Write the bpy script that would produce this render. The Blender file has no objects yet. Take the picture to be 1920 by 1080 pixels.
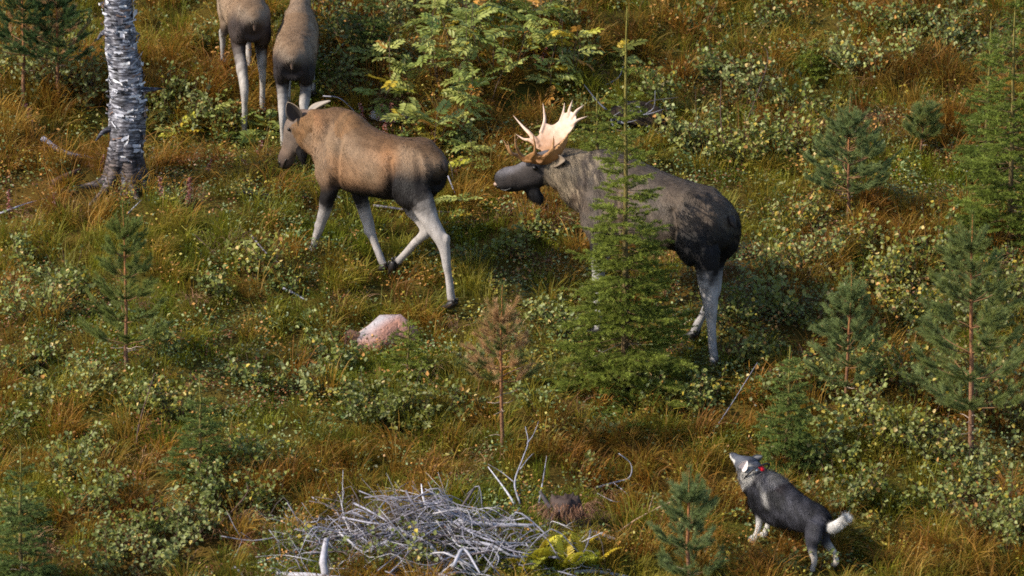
import bpy, math, random
import numpy as np
from mathutils import Vector, Matrix

R = math.radians
rng = np.random.default_rng(7)
random.seed(7)
scene = bpy.context.scene
col = scene.collection

# ------------------------------------------------------------------ camera, sky, sun, exposure
PITCH, SLOPE, DIST, FOCPX = R(15), R(12), 60.0, 11636.0
CAM = np.array([0.0, -DIST * math.cos(PITCH), DIST * math.sin(PITCH)])
cam_d = bpy.data.cameras.new('camera'); cam = bpy.data.objects.new('camera', cam_d); col.objects.link(cam)
cam.location = CAM; cam.rotation_euler = (math.pi / 2 - PITCH, 0, 0)
cam_d.sensor_width = 36.0; cam_d.lens = 36.0 * FOCPX / 1920.0
cam_d.clip_start = 0.5; cam_d.clip_end = 2000.0
cam_d.dof.use_dof = True; cam_d.dof.focus_distance = 60.0; cam_d.dof.aperture_fstop = 2.4
scene.camera = cam

SUN_EL = R(37); SUN_AZ = math.atan2(-0.95, -0.30)
sv = Vector((math.sin(SUN_AZ) * math.cos(SUN_EL), math.cos(SUN_AZ) * math.cos(SUN_EL), math.sin(SUN_EL)))
world = bpy.data.worlds.new('World'); scene.world = world; world.use_nodes = True
wn = world.node_tree.nodes; wl = world.node_tree.links
sky = wn.new('ShaderNodeTexSky'); sky.sky_type = 'NISHITA'; sky.sun_disc = False
sky.sun_elevation = SUN_EL; sky.sun_rotation = SUN_AZ % (2 * math.pi)
wl.new(sky.outputs[0], wn['Background'].inputs[0]); wn['Background'].inputs[1].default_value = 0.13
sun_d = bpy.data.lights.new('sun', 'SUN'); sun_d.energy = 4.0; sun_d.angle = R(0.6); sun_d.color = (1.0, 0.92, 0.78)
sun = bpy.data.objects.new('sun', sun_d); col.objects.link(sun)
sun.rotation_euler = sv.to_track_quat('Z', 'Y').to_euler()
vs = scene.view_settings; vs.view_transform = 'Standard'; vs.look = 'None'; vs.gamma = 1.0; vs.exposure = 0.95
vs.use_curve_mapping = False
scene.render.engine = 'CYCLES'
scene.cycles.use_denoising = False
scene.cycles.max_bounces = 6; scene.cycles.transparent_max_bounces = 4
scene.cycles.filter_width = 1.7

# ------------------------------------------------------------------ helpers
def lin(r, g, b):
    f = lambda c: (c / 255.0) / 12.92 if c / 255.0 <= 0.04045 else ((c / 255.0 + 0.055) / 1.055) ** 2.4
    return np.array([f(r), f(g), f(b)])

def hash2(ix, iy, seed):
    h = (ix.astype(np.int64) * 374761393 + iy.astype(np.int64) * 668265263 + seed * 974634777) & 0x7fffffff
    h = ((h ^ (h >> 13)) * 1274126177) & 0x7fffffff
    return ((h ^ (h >> 16)) & 0xffff) / 65535.0

def vnoise(x, y, scale, seed=0):
    x = np.asarray(x, float) / scale; y = np.asarray(y, float) / scale
    ix = np.floor(x); iy = np.floor(y); fx = x - ix; fy = y - iy
    fx = fx * fx * (3 - 2 * fx); fy = fy * fy * (3 - 2 * fy)
    a = hash2(ix, iy, seed); b = hash2(ix + 1, iy, seed); c = hash2(ix, iy + 1, seed); d = hash2(ix + 1, iy + 1, seed)
    return (a * (1 - fx) + b * fx) * (1 - fy) + (c * (1 - fx) + d * fx) * fy

TS = math.tan(SLOPE)
def ground_z(x, y):
    x = np.asarray(x, float); y = np.asarray(y, float)
    r = np.sqrt(x * x + y * y)
    fade = 1.0 / (1.0 + (r / 40.0) ** 2)
    base = TS * 140.0 * np.tanh(y / 140.0)
    bump = (vnoise(x, y, 3.1, 1) - .5) * .42 + (vnoise(x, y, 1.15, 2) - .5) * .26 + (vnoise(x, y, .45, 3) - .5) * .10
    far = (vnoise(x, y, 34, 5) - .5) * 5.0 * (1 - fade)
    return base + bump + far

def ray(px, py):
    d = np.array([(px - 960.0) / FOCPX, 1.0, -(py - 540.0) / FOCPX])
    c, s = math.cos(PITCH), math.sin(PITCH)
    d = np.array([d[0], d[1] * c + d[2] * s, -d[1] * s + d[2] * c])
    return d / np.linalg.norm(d)

def at(px, py):
    """ground point seen at a photo pixel (the ray is marched until it meets the hillside)"""
    d = ray(px, py); t0 = (0 - (CAM[2] - TS * CAM[1])) / (d[2] - TS * d[1])
    t = t0 + np.arange(-3.0, 3.0, .01); q = CAM + d * t[:, None]
    p = q[np.argmax(q[:, 2] <= ground_z(q[:, 0], q[:, 1]))]
    return np.array([p[0], p[1], float(ground_z(p[0], p[1]))])

def flat(px, py):
    """the same, on the smooth slope without its hummocks"""
    d = ray(px, py); t = (0 - (CAM[2] - TS * CAM[1])) / (d[2] - TS * d[1])
    return CAM + d * t

def project(P):
    P = np.atleast_2d(P) - CAM
    c, s = math.cos(PITCH), math.sin(PITCH)
    yy = P[:, 1] * c - P[:, 2] * s; zz = P[:, 1] * s + P[:, 2] * c
    return np.stack([960 + FOCPX * P[:, 0] / yy, 540 - FOCPX * zz / yy], 1)

def mesh_np(name, V, F, mat=None, parent=None, colors=None, smooth=True, mats=None, midx=None):
    """V (n,3), F (m,3) or (m,4) or a list of such arrays"""
    me = bpy.data.meshes.new(name)
    V = np.asarray(V, np.float32)
    Fs = F if isinstance(F, list) else [F]
    Fs = [np.asarray(f, np.int32) for f in Fs if len(f)]
    loops = np.concatenate([f.ravel() for f in Fs]); sizes = np.concatenate([np.full(len(f), f.shape[1], np.int32) for f in Fs])
    starts = np.concatenate([[0], np.cumsum(sizes)[:-1]]).astype(np.int32)
    me.vertices.add(len(V)); me.vertices.foreach_set('co', V.ravel())
    me.loops.add(len(loops)); me.loops.foreach_set('vertex_index', loops)
    me.polygons.add(len(sizes)); me.polygons.foreach_set('loop_start', starts); me.polygons.foreach_set('loop_total', sizes)
    if smooth: me.polygons.foreach_set('use_smooth', np.ones(len(sizes), bool))
    if colors is not None:
        a = me.color_attributes.new('tint', 'FLOAT_COLOR', 'POINT')
        c4 = np.ones((len(V), 4), np.float32); c4[:, :3] = colors
        a.data.foreach_set('color', c4.ravel())
    for m in (mats or ([mat] if mat else [])): me.materials.append(m)
    if midx is not None: me.polygons.foreach_set('material_index', np.asarray(midx, np.int32))
    me.update(calc_edges=True); me.validate()
    o = bpy.data.objects.new(name, me); col.objects.link(o)
    if parent is not None: o.parent = parent
    return o

def empty(name, loc=(0, 0, 0)):
    o = bpy.data.objects.new(name, None); o.empty_display_size = .2; col.objects.link(o); o.location = loc
    return o

def tag(o, label=None, cat=None, group=None, kind=None):
    if label: o['label'] = label
    if cat: o['category'] = cat
    if group: o['group'] = group
    if kind: o['kind'] = kind
    return o

def material(name, color=None, rough=.7, spec=.3, tint=False, noise=None, trans=0.0, bump=None, sheen=0.0, var=0.0):
    """procedural principled material; tint: the colour attribute; noise=(scale, amount) mottles it; trans: light through thin leaves"""
    m = bpy.data.materials.new(name); m.use_nodes = True
    nt = m.node_tree; N, L = nt.nodes, nt.links
    b = N['Principled BSDF']; b.inputs['Roughness'].default_value = rough; b.inputs['Specular IOR Level'].default_value = spec
    if tint:
        a = N.new('ShaderNodeAttribute'); a.attribute_name = 'tint'; c = a.outputs['Color']
    else:
        rgb = N.new('ShaderNodeRGB'); rgb.outputs[0].default_value = (*color, 1); c = rgb.outputs[0]
    tc = N.new('ShaderNodeTexCoord')
    if noise:
        for sc, am in (noise if isinstance(noise, list) else [noise]):
            nz = N.new('ShaderNodeTexNoise'); nz.inputs['Scale'].default_value = sc; nz.inputs['Detail'].default_value = 5
            L.new(tc.outputs['Object'], nz.inputs['Vector'])
            mr = N.new('ShaderNodeMapRange'); mr.inputs[1].default_value = .25; mr.inputs[2].default_value = .75
            mr.inputs[3].default_value = 1 - am; mr.inputs[4].default_value = 1 + am
            L.new(nz.outputs[0], mr.inputs[0])
            mx = N.new('ShaderNodeMix'); mx.data_type = 'RGBA'; mx.blend_type = 'MULTIPLY'; mx.inputs[0].default_value = 1
            L.new(c, mx.inputs[6]); L.new(mr.outputs[0], mx.inputs[7]); c = mx.outputs[2]
    L.new(c, b.inputs['Base Color'])
    if sheen: b.inputs['Sheen Weight'].default_value = sheen
    if bump:
        nz = N.new('ShaderNodeTexNoise'); nz.inputs['Scale'].default_value = bump[0]; nz.inputs['Detail'].default_value = 6
        L.new(tc.outputs['Object'], nz.inputs['Vector'])
        bp = N.new('ShaderNodeBump'); bp.inputs['Strength'].default_value = bump[1]; bp.inputs['Distance'].default_value = bump[2]
        L.new(nz.outputs[0], bp.inputs['Height']); L.new(bp.outputs[0], b.inputs['Normal'])
    if trans:
        t = N.new('ShaderNodeBsdfTranslucent'); L.new(c, t.inputs[0])
        mx = N.new('ShaderNodeMixShader'); mx.inputs[0].default_value = trans
        L.new(b.outputs[0], mx.inputs[1]); L.new(t.outputs[0], mx.inputs[2]); L.new(mx.outputs[0], N['Material Output'].inputs[0])
    return m

def unit(v):
    v = np.asarray(v, float); n = np.linalg.norm(v, axis=-1, keepdims=True)
    return v / np.maximum(n, 1e-9)

def catmull(P, n):
    """resample a list of key rows (any width) with a Catmull-Rom spline, n samples per span"""
    P = np.asarray(P, float); Q = np.vstack([2 * P[0] - P[1], P, 2 * P[-1] - P[-2]]); out = []
    for i in range(1, len(Q) - 2):
        t = np.linspace(0, 1, n, endpoint=False)[:, None]
        p0, p1, p2, p3 = Q[i - 1], Q[i], Q[i + 1], Q[i + 2]
        out.append(.5 * (2 * p1 + (p2 - p0) * t + (2 * p0 - 5 * p1 + 4 * p2 - p3) * t ** 2 + (3 * p1 - p0 - 3 * p2 + p3) * t ** 3))
    out.append(P[-1:]); return np.vstack(out)

def loft(C, hw, hh, up, n=14, power=2.0):
    """closed tube through centres C with half width hw (sideways) and half height hh (towards 'up'); up (3,) or (k,3)"""
    C = np.asarray(C, float); k = len(C); T = unit(np.gradient(C, axis=0))
    up = np.broadcast_to(np.asarray(up, float), C.shape)
    side = unit(np.cross(T, up)); u = unit(np.cross(side, T))
    a = np.linspace(0, 2 * math.pi, n, endpoint=False); ca, sa = np.cos(a), np.sin(a)
    if power != 2.0:
        ca = np.sign(ca) * np.abs(ca) ** (2 / power); sa = np.sign(sa) * np.abs(sa) ** (2 / power)
    hw = np.broadcast_to(np.asarray(hw, float), (k,)); hh = np.broadcast_to(np.asarray(hh, float), (k,))
    V = C[:, None] + side[:, None] * (hw[:, None] * ca)[..., None] + u[:, None] * (hh[:, None] * sa)[..., None]
    V = V.reshape(-1, 3); i = np.arange(k - 1)[:, None]; j = np.arange(n)[None]
    F = np.stack([i * n + j, i * n + (j + 1) % n, (i + 1) * n + (j + 1) % n, (i + 1) * n + j], -1).reshape(-1, 4)
    V = np.vstack([V, C[:1], C[-1:]]); jj = np.arange(n)
    c0 = np.stack([np.full(n, len(V) - 2), (jj + 1) % n, jj], 1)
    c1 = np.stack([np.full(n, len(V) - 1), (k - 1) * n + jj, (k - 1) * n + (jj + 1) % n], 1)
    return V, [F, np.vstack([c0, c1])]

def merge(parts):
    """[(V, [F..])...] -> V, [quads, tris]"""
    Vs, Q, T, o = [], [], [], 0
    for V, Fs in parts:
        Vs.append(V)
        for f in (Fs if isinstance(Fs, list) else [Fs]):
            f = np.asarray(f)
            if len(f): (Q if f.shape[1] == 4 else T).append(f + o)
        o += len(V)
    out = []
    if Q: out.append(np.vstack(Q))
    if T: out.append(np.vstack(T))
    return np.vstack(Vs), out

def limb_tube(P, r, n=8, jitter=0):
    """thin round stick through points P with radii r"""
    P = np.asarray(P, float); T = P[-1] - P[0]; up = np.array([0, 0, 1.0]) if abs(T[2]) < .9 * np.linalg.norm(T) else np.array([1.0, 0, 0])
    return loft(P, r, r, up, n)
# ------------------------------------------------------------------ ground
def axis(a0, a1, fine, far):
    core = np.arange(a0, a1 + 1e-6, fine); out = []; v, st = a1, fine
    while v < far: st *= 1.18; v += st; out.append(v)
    neg = []; v, st = a0, fine
    while v > -far: st *= 1.18; v -= st; neg.append(v)
    return np.array(neg[::-1] + list(core) + out)
gx = axis(-7, 7, .11, 420); gy = axis(-9, 10, .11, 420)
X, Y = np.meshgrid(gx, gy); Z = ground_z(X, Y); nx, ny = len(gx), len(gy)
i = np.arange(ny - 1)[:, None]; j = np.arange(nx - 1)[None]
Fg = np.stack([i * nx + j, i * nx + j + 1, (i + 1) * nx + j + 1, (i + 1) * nx + j], -1).reshape(-1, 4)
m1 = vnoise(X, Y, .5, 21)[..., None]; m2 = vnoise(X, Y, .13, 22)[..., None]; m3 = vnoise(X, Y, 1.6, 23)[..., None]
gc = lin(72, 62, 26) * (1 - m1) + lin(58, 64, 22) * m1; gc = gc * (1 - m3 * .6) + lin(88, 58, 26) * m3 * .6; gc = gc * (.55 + .8 * m2)
M_ground = material('moss_ground', rough=.95, spec=.05, tint=True, noise=[(5, .25), (30, .35)], bump=(40, .8, .03))
ground = mesh_np('ground', np.stack([X, Y, Z], -1).reshape(-1, 3), Fg, M_ground, None, gc.reshape(-1, 3))
tag(ground, 'mossy forest hillside sloping up away from the camera', 'ground', kind='structure')
# ------------------------------------------------------------------ animals
M_hide = material('hide', rough=.75, spec=.15, tint=True, noise=[(9, .16), (60, .14)], bump=(70, .35, .012))
M_fur = material('fur', rough=.6, spec=.22, tint=True)
M_eye = material('eye', lin(14, 10, 8), rough=.32, spec=.3)
M_hoof = material('hoof', lin(38, 34, 33), rough=.45, spec=.4, noise=(40, .3))
M_antler = material('antler', rough=.55, spec=.3, tint=True, noise=[(26, .13), (120, .08)], bump=(45, .4, .01))
M_collar = material('collar_red', lin(185, 16, 34), rough=.5)
M_metal = material('tag_metal', lin(200, 205, 210), rough=.3)

class Frame:
    """an animal's own frame: x forward, y to its left, z up; heading th turns it from image-left towards the hill"""
    def __init__(s, root, th):
        s.root = np.asarray(root, float); s.th = th
        s.f = np.array([-math.cos(th), math.sin(th), 0]); s.l = np.array([-math.sin(th), -math.cos(th), 0]); s.z = np.array([0, 0, 1.0])
    def w(s, p):
        p = np.atleast_2d(np.asarray(p, float)); return s.root + p[:, :1] * s.f + p[:, 1:2] * s.l + p[:, 2:3] * s.z
    def loc(s, P):
        d = np.atleast_2d(P) - s.root; return np.stack([d @ s.f, d @ s.l, d @ s.z], 1)
    def plane(s, px, py, O, n):
        """pixel -> local point on the plane through local point O with local normal n"""
        Ow = s.w(O)[0]; nw = n[0] * s.f + n[1] * s.l + n[2] * s.z; d = ray(px, py)
        return s.loc(CAM + d * (np.dot(Ow - CAM, nw) / np.dot(d, nw)))[0]
    def J(s, px, py, y):
        return s.plane(px, py, (0, y, 0), (0, 1, 0))

def rings(keys, n=5):
    """keys: (x, y, z, half_width, half_height)"""
    return catmull(keys, n)

def build_skin(name, lofts, voxel, root, smooth=5):
    V, F = merge([l[:2] for l in lofts])
    o = mesh_np(name, V, F)
    m = o.modifiers.new('r', 'REMESH'); m.mode = 'VOXEL'; m.voxel_size = voxel
    m = o.modifiers.new('s', 'SMOOTH'); m.factor = .5; m.iterations = smooth
    dg = bpy.context.evaluated_depsgraph_get(); me = bpy.data.meshes.new_from_object(o.evaluated_get(dg))
    old = o.data; o.modifiers.clear(); o.data = me; bpy.data.meshes.remove(old); me.name = name
    me.polygons.foreach_set('use_smooth', np.ones(len(me.polygons), bool))
    o.parent = root
    return o

def verts_of(me):
    v = np.empty(len(me.vertices) * 3, np.float32); me.vertices.foreach_get('co', v)
    n = np.empty(len(me.vertices) * 3, np.float32); me.vertices.foreach_get('normal', n)
    return v.reshape(-1, 3).astype(float), n.reshape(-1, 3).astype(float)

def nearest_line(P, lines):
    """lines: list of (name, centres (k,3), radius (k)); returns line index and parameter 0..1 of the closest centreline sample"""
    C = np.vstack([c for _, c, _ in lines]); rr = np.concatenate([r for _, _, r in lines])
    idx = np.concatenate([np.full(len(c), i) for i, (_, c, _) in enumerate(lines)])
    t = np.concatenate([np.linspace(0, 1, len(c)) for _, c, _ in lines])
    out = np.empty(len(P), int)
    for a in range(0, len(P), 4000):
        d = np.linalg.norm(P[a:a + 4000, None] - C[None], axis=2) / rr[None]
        out[a:a + 4000] = d.argmin(1)
    return idx[out], t[out]

def set_tint(o, c):
    me = o.data; a = me.color_attributes.new('tint', 'FLOAT_COLOR', 'POINT')
    c4 = np.ones((len(me.vertices), 4), np.float32); c4[:, :3] = np.clip(c, 0, 1); a.data.foreach_set('color', c4.ravel())

def smoothstep(a, b, x):
    t = np.clip((x - a) / (b - a), 0, 1); return t * t * (3 - 2 * t)

def mixc(c, d, t):
    return c * (1 - np.asarray(t)[:, None]) + np.asarray(d) * np.asarray(t)[:, None]

def carve(o, lines_):
    """press folds into (depth > 0) or raise ridges on (depth < 0) a skin along polylines given for one flank; both flanks get them"""
    P, N = verts_of(o.data); Q = P.copy(); Q[:, 1] = np.abs(Q[:, 1]); disp = np.zeros(len(P))
    for pts, depth, width in lines_:
        L = catmull(pts, 8); d = np.full(len(P), 9.0)
        for q in L: d = np.minimum(d, np.linalg.norm((Q - q) * [1, .5, 1], axis=1))
        disp -= depth * np.exp(-(d / width) ** 2)
    disp += (vnoise(P[:, 0] + P[:, 1] * .7, P[:, 2], .09, 77) - .5) * .010
    o.data.vertices.foreach_set('co', (P + N * disp[:, None]).astype(np.float32).ravel()); o.data.update()

def body_folds(k=1.0, dz=0.0, s=1.0, sl=0.0):
    Z = lambda x, y, z: (x * s, y * s, (z + dz + sl * x) * s)
    return [([Z(.36, .28, 1.34), Z(.38, .28, 1.15), Z(.40, .26, .98), Z(.43, .24, .88)], .034 * k * s, .045 * s),        # behind the shoulder
            ([Z(.60, .14, 1.46), Z(.62, .18, 1.3), Z(.68, .2, 1.15)], -.022 * k * s, .05 * s),                             # blade of the shoulder
            ([Z(.80, .15, 1.34), Z(.76, .18, 1.16), Z(.70, .2, 1.02)], .026 * k * s, .04 * s),                            # in front of the shoulder
            ([Z(-.27, .28, 1.26), Z(-.30, .28, 1.12), Z(-.29, .27, .98), Z(-.24, .25, .88)], .034 * k * s, .04 * s),       # hollow of the flank
            ([Z(-.37, .28, 1.22), Z(-.39, .28, 1.08), Z(-.34, .26, .93)], -.020 * k * s, .045 * s),                        # edge of the thigh
            ([Z(-.56, .2, 1.32), Z(-.62, .22, 1.16), Z(-.64, .21, 1.0)], .018 * k * s, .035 * s),                          # groove of the haunch
            ([Z(-.36, .14, 1.40), Z(-.48, .15, 1.40)], -.022 * k * s, .05 * s),                                             # hip bone
            ([Z(-.1, .2, 1.36), Z(.2, .22, 1.36)], .012 * k * s, .05 * s)]

def add_fur(o, root, tint, n, length, width, flow, lift=.35, lenf=None, seed=1, name='fur', jit=.35, tip=1.15, rand=(.86, 1.14), streak=.35):
    """short hair over a skin: tapered slivers lying along 'flow' (fn of points, normals)"""
    r = np.random.default_rng(seed); me = o.data; V, N = verts_of(me)
    me.calc_loop_triangles(); T = np.empty(len(me.loop_triangles) * 3, np.int32); me.loop_triangles.foreach_get('vertices', T); T = T.reshape(-1, 3)
    A = np.linalg.norm(np.cross(V[T[:, 1]] - V[T[:, 0]], V[T[:, 2]] - V[T[:, 0]]), axis=1)
    k = r.choice(len(T), n, p=A / A.sum()); u = r.random((n, 2)); u[u.sum(1) > 1] = 1 - u[u.sum(1) > 1]
    w = np.stack([1 - u.sum(1), u[:, 0], u[:, 1]], 1)
    P = (V[T[k]] * w[..., None]).sum(1); Nn = unit((N[T[k]] * w[..., None]).sum(1)); C = (tint[T[k]] * w[..., None]).sum(1)
    D = flow(P, Nn); D = D + r.normal(0, jit, D.shape) * .5; D = unit(D - Nn * (D * Nn).sum(1)[:, None])
    L = length * r.uniform(.5, 1.2, n) * (lenf(P) if lenf else 1.0)
    S = unit(np.cross(D, Nn)); lf = lift * r.uniform(.4, 1.3, n)
    W = width * r.uniform(.6, 1.2, n)
    a = P - Nn * .004 + S * W[:, None]; b = P - Nn * .004 - S * W[:, None]
    c = P + D * L[:, None] + Nn * (L * lf * .9)[:, None]
    VV = np.stack([a, b, c], 1).reshape(-1, 3); i = np.arange(n) * 3
    # streaks: noise drawn out along the lie of the coat
    along = P @ np.array([-.75, .1, -.6]); across = P @ np.array([.62, .5, -.72])
    clump = vnoise(across, along * .25, .018, seed) * .55 + vnoise(across, along * .3, .045, seed + 1) * .45
    cc = C * (r.uniform(*rand, n) * (1 + streak * (clump - .5) * 2))[:, None]
    CC = np.stack([cc * .85, cc * .85, cc * tip], 1).reshape(-1, 3)
    return mesh_np(name, VV, np.stack([i, i + 1, i + 2], 1), M_fur, root, CC, smooth=True)

def ellipsoid(c, r, rot=None, n=12):
    th = np.linspace(0, math.pi, n)[:, None]; ph = np.linspace(0, 2 * math.pi, n * 2, endpoint=False)[None]
    V = np.stack([np.sin(th) * np.cos(ph), np.sin(th) * np.sin(ph), np.cos(th) + 0 * ph], -1).reshape(-1, 3) * np.asarray(r)
    if rot is not None: V = V @ np.asarray(rot).T
    V = V + np.asarray(c); m = n * 2; i = np.arange(n - 1)[:, None]; j = np.arange(m)[None]
    F = np.stack([i * m + j, i * m + (j + 1) % m, (i + 1) * m + (j + 1) % m, (i + 1) * m + j], -1).reshape(-1, 4)
    return V, [F]

def leg_loft(keys, n=5, sides=12):
    """keys: (point, half fore-aft, half side)"""
    K = catmull([list(p) + [a, b] for p, a, b in keys], n)
    V, F = loft(K[:, :3], K[:, 3], K[:, 4], np.array([0, 1.0, 0]), sides)
    return V, F, K[:, :3], (K[:, 3] + K[:, 4]) / 2

def hoof(root, p, fwd, s=1.0, dropped=True):
    """two pointed toes side by side and two dew claws, pointing along fwd"""
    f = unit(np.array([fwd[0], fwd[1], fwd[2] if len(fwd) > 2 else 0])); side = unit(np.cross([0, 0, 1.0], f)); parts = []
    upv = unit(np.cross(f, side))
    for sg in (-1, 1):
        b = p + side * sg * .028 * s
        K = catmull([list(b - f * .045 * s + upv * .075 * s) + [.026 * s, .03 * s], list(b + f * .01 * s + upv * .04 * s) + [.032 * s, .045 * s],
                     list(b + f * .06 * s + upv * .018 * s) + [.026 * s, .026 * s], list(b + f * .12 * s + upv * .004 * s) + [.008 * s, .008 * s]], 4)
        parts.append(loft(K[:, :3], K[:, 3], K[:, 4], np.array([0, 0, 1.0]), 8))
        parts.append(ellipsoid(p + side * sg * .03 * s - f * .055 * s + upv * .10 * s, np.array([.016, .016, .026]) * s, n=6))
    V, F = merge(parts); return mesh_np('hoof', V, F, M_hoof, root)

def ear(root, base, d, openv, L, W, co, ci, fur_seed=1):
    """cupped leaf-shaped ear: from base along d, its hollow facing openv"""
    d = unit(d); o = unit(openv - d * np.dot(openv, d)); s = np.cross(d, o); nu, nv = 12, 9
    V, C = [], []
    for side in (1, -1):
        for i in range(nu):
            t = i / (nu - 1); w = W * (math.sin(math.pi * min(1, .14 + t * .86)) ** .7) * (1 - .25 * t)
            for j in range(nv):
                a = (j / (nv - 1) * 2 - 1); cup = (a * a) * w * .75 * (1 - .35 * t)
                p = base + d * (L * t) + s * (a * w) + o * (cup + (0 if side > 0 else -.010))
                V.append(p); C.append(ci if side > 0 and abs(a) < .8 else co)
    V = np.array(V); F = []
    for k in range(2):
        for i in range(nu - 1):
            for j in range(nv - 1):
                q = k * nu * nv + i * nv + j; F.append((q, q + 1, q + nv + 1, q + nv))
    m = nu * nv
    for i in range(nu - 1):
        F += [(i * nv, (i + 1) * nv, m + (i + 1) * nv, m + i * nv), (i * nv + nv - 1, m + i * nv + nv - 1, m + (i + 1) * nv + nv - 1, (i + 1) * nv + nv - 1)]
    for j in range(nv - 1): F.append(((nu - 1) * nv + j, m + (nu - 1) * nv + j, m + (nu - 1) * nv + j + 1, (nu - 1) * nv + j + 1))
    return mesh_np('ear', V, np.array(F), M_fur, root, np.array(C))

def eyeball(root, p, r, out):
    V, F = ellipsoid(p, (r, r, r), n=8); return mesh_np('eye', V, F, M_eye, root)

def moose(name, label, cat, fr, torso, neck, head, legs, pal, group=None, seed=1, bell=None, s=1.0, fur_n=60000, fur_len=.05, extra=(), mane=None, voxel=.0155, streak=.45, folds=None):
    root = empty(name, fr.root); root.rotation_euler = (0, 0, math.pi - fr.th); tag(root, label, cat, group)
    lofts, lines = [], []
    T = catmull(torso, 6); Cc = np.stack([T[:, 0], T[:, 0] * 0, (T[:, 1] + T[:, 2]) / 2], 1)
    V, F = loft(Cc, T[:, 3], (T[:, 1] - T[:, 2]) / 2, np.array([0, 0, 1.0]), 24, 2.15); lofts.append((V, F)); lines.append(('torso', Cc, (T[:, 3] + (T[:, 1] - T[:, 2]) / 2) / 2))
    for nm, keys in (('neck', neck), ('head', head)):
        K = rings(keys, 5); upv = np.array([-1.0, 0, .9]) if nm == 'head' else np.array([0, 0, 1.0])
        V, F = loft(K[:, :3], K[:, 3], K[:, 4], np.array([0, 0, 1.0]), 18, 2.2); lofts.append((V, F)); lines.append((nm, K[:, :3], (K[:, 3] + K[:, 4]) / 2))
    for nm, keys in legs:
        V, F, c, r = leg_loft(keys); lofts.append((V, F)); lines.append((nm, c, r))
    if bell is not None:
        K = rings(bell, 5); V, F = loft(K[:, :3], K[:, 3], K[:, 4], np.array([1.0, 0, 0]), 12); lofts.append((V, F)); lines.append(('bell', K[:, :3], (K[:, 3] + K[:, 4]) / 2))
    for c, r in extra: lofts.append(ellipsoid(c, r))
    body = build_skin('body', lofts, voxel * s, root)
    carve(body, folds or body_folds(1.0, 0.0, s))
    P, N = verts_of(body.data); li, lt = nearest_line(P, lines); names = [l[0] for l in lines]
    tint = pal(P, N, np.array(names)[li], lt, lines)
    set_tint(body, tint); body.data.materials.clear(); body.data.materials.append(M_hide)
    def flow(Q, Nn):
        q, _ = nearest_line(Q, lines); nm = np.array(names)[q]; D = np.tile(np.array([-.75, 0, -.55]), (len(Q), 1))
        D[np.char.startswith(nm, 'leg')] = (-.15, 0, -1); D[nm == 'head'] = (-.5, 0, .5); D[nm == 'bell'] = (-.2, 0, -1); D[nm == 'neck'] = (-.7, 0, -.7)
        return D
    def lenf(Q):
        q, t = nearest_line(Q, lines); nm = np.array(names)[q]; L = np.ones(len(Q)); lg = np.char.startswith(nm, 'leg'); L[lg] = .22 + .78 * smoothstep(.46, .30, t[lg]); L[nm == 'head'] = .38
        if mane: L[nm == 'neck'] = mane
        L[nm == 'bell'] = 1.2
        return L
    add_fur(body, root, tint, fur_n, fur_len, .0034, flow, .16, lenf, seed, streak=streak)
    return root, body, tint

# colour layout shared by the moose: flank, dark under-parts, pale legs, head
def moose_palette(flank, warm, dark, pale, headc, muzzle, d0h=.44, back=None, neckc=None, seed=0, zdark=.98, lower=None):
    def pal(P, N, nm, t, lines):
        x, y, z = P.T
        n1 = vnoise(x + y, z, .22, seed); n2 = vnoise(x * 1.3, z + y, .06, seed + 3)
        c = np.tile(flank, (len(P), 1))
        c = mixc(c, warm, np.clip(n1 * 1.3 - .25, 0, 1) * .8)
        if back is not None: c = mixc(c, back, smoothstep(.45, .9, N[:, 2] + .25 * np.exp(-((x - .5) / .25) ** 2)) * .78)
        torso = (nm == 'torso') | np.char.startswith(nm, 'leg')
        if neckc is not None:
            c = np.where((nm == 'neck')[:, None], mixc(np.tile(neckc, (len(P), 1)), warm, n2 * .35), c)
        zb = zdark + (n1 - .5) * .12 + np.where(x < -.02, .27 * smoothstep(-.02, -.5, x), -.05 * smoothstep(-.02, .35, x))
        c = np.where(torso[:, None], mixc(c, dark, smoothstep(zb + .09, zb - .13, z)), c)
        for i, (ln, C, r) in enumerate(lines):
            if ln.startswith('leg'):
                m = nm == ln; d0 = .52 if 'front' in ln else d0h
                # pale from above the knee / hock downwards
                k = smoothstep(d0 - .07, d0 + .07, t + (n2 - .5) * .06) * m
                c = mixc(c, pale, k * (.92 if 'far' not in ln else .95))
                c = mixc(c, pale * .5, m * smoothstep(d0, d0 + .05, t) * np.clip(vnoise(x * 1.2 + y * 2, z * .55, .045, seed + 7) * 1.7 - .75, 0, 1) * .75); c = mixc(c, pale * .42, m * smoothstep(.80, .96, t) * .55)
                c = mixc(c, dark, m * smoothstep(.955, .985, t))
        h = nm == 'head'; cheek = np.exp(-((t - .38) / .13) ** 2) * (np.abs(N[:, 1]) > .35)
        c = np.where(h[:, None], mixc(mixc(np.tile(headc, (len(P), 1)), warm, n1 * .25), muzzle, smoothstep(.5, .85, t)), c); c = mixc(c, headc * 1.5, h * cheek * .6); c = mixc(c, dark, h * np.exp(-((t - .88) / .05) ** 2) * .7)
        c = np.where((nm == 'bell')[:, None], dark, c)
        return c * (.88 + .24 * n2)[:, None] * .80
    return pal

def scale_keys(keys, s): return [tuple(np.array(k) * s) for k in keys]

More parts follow.
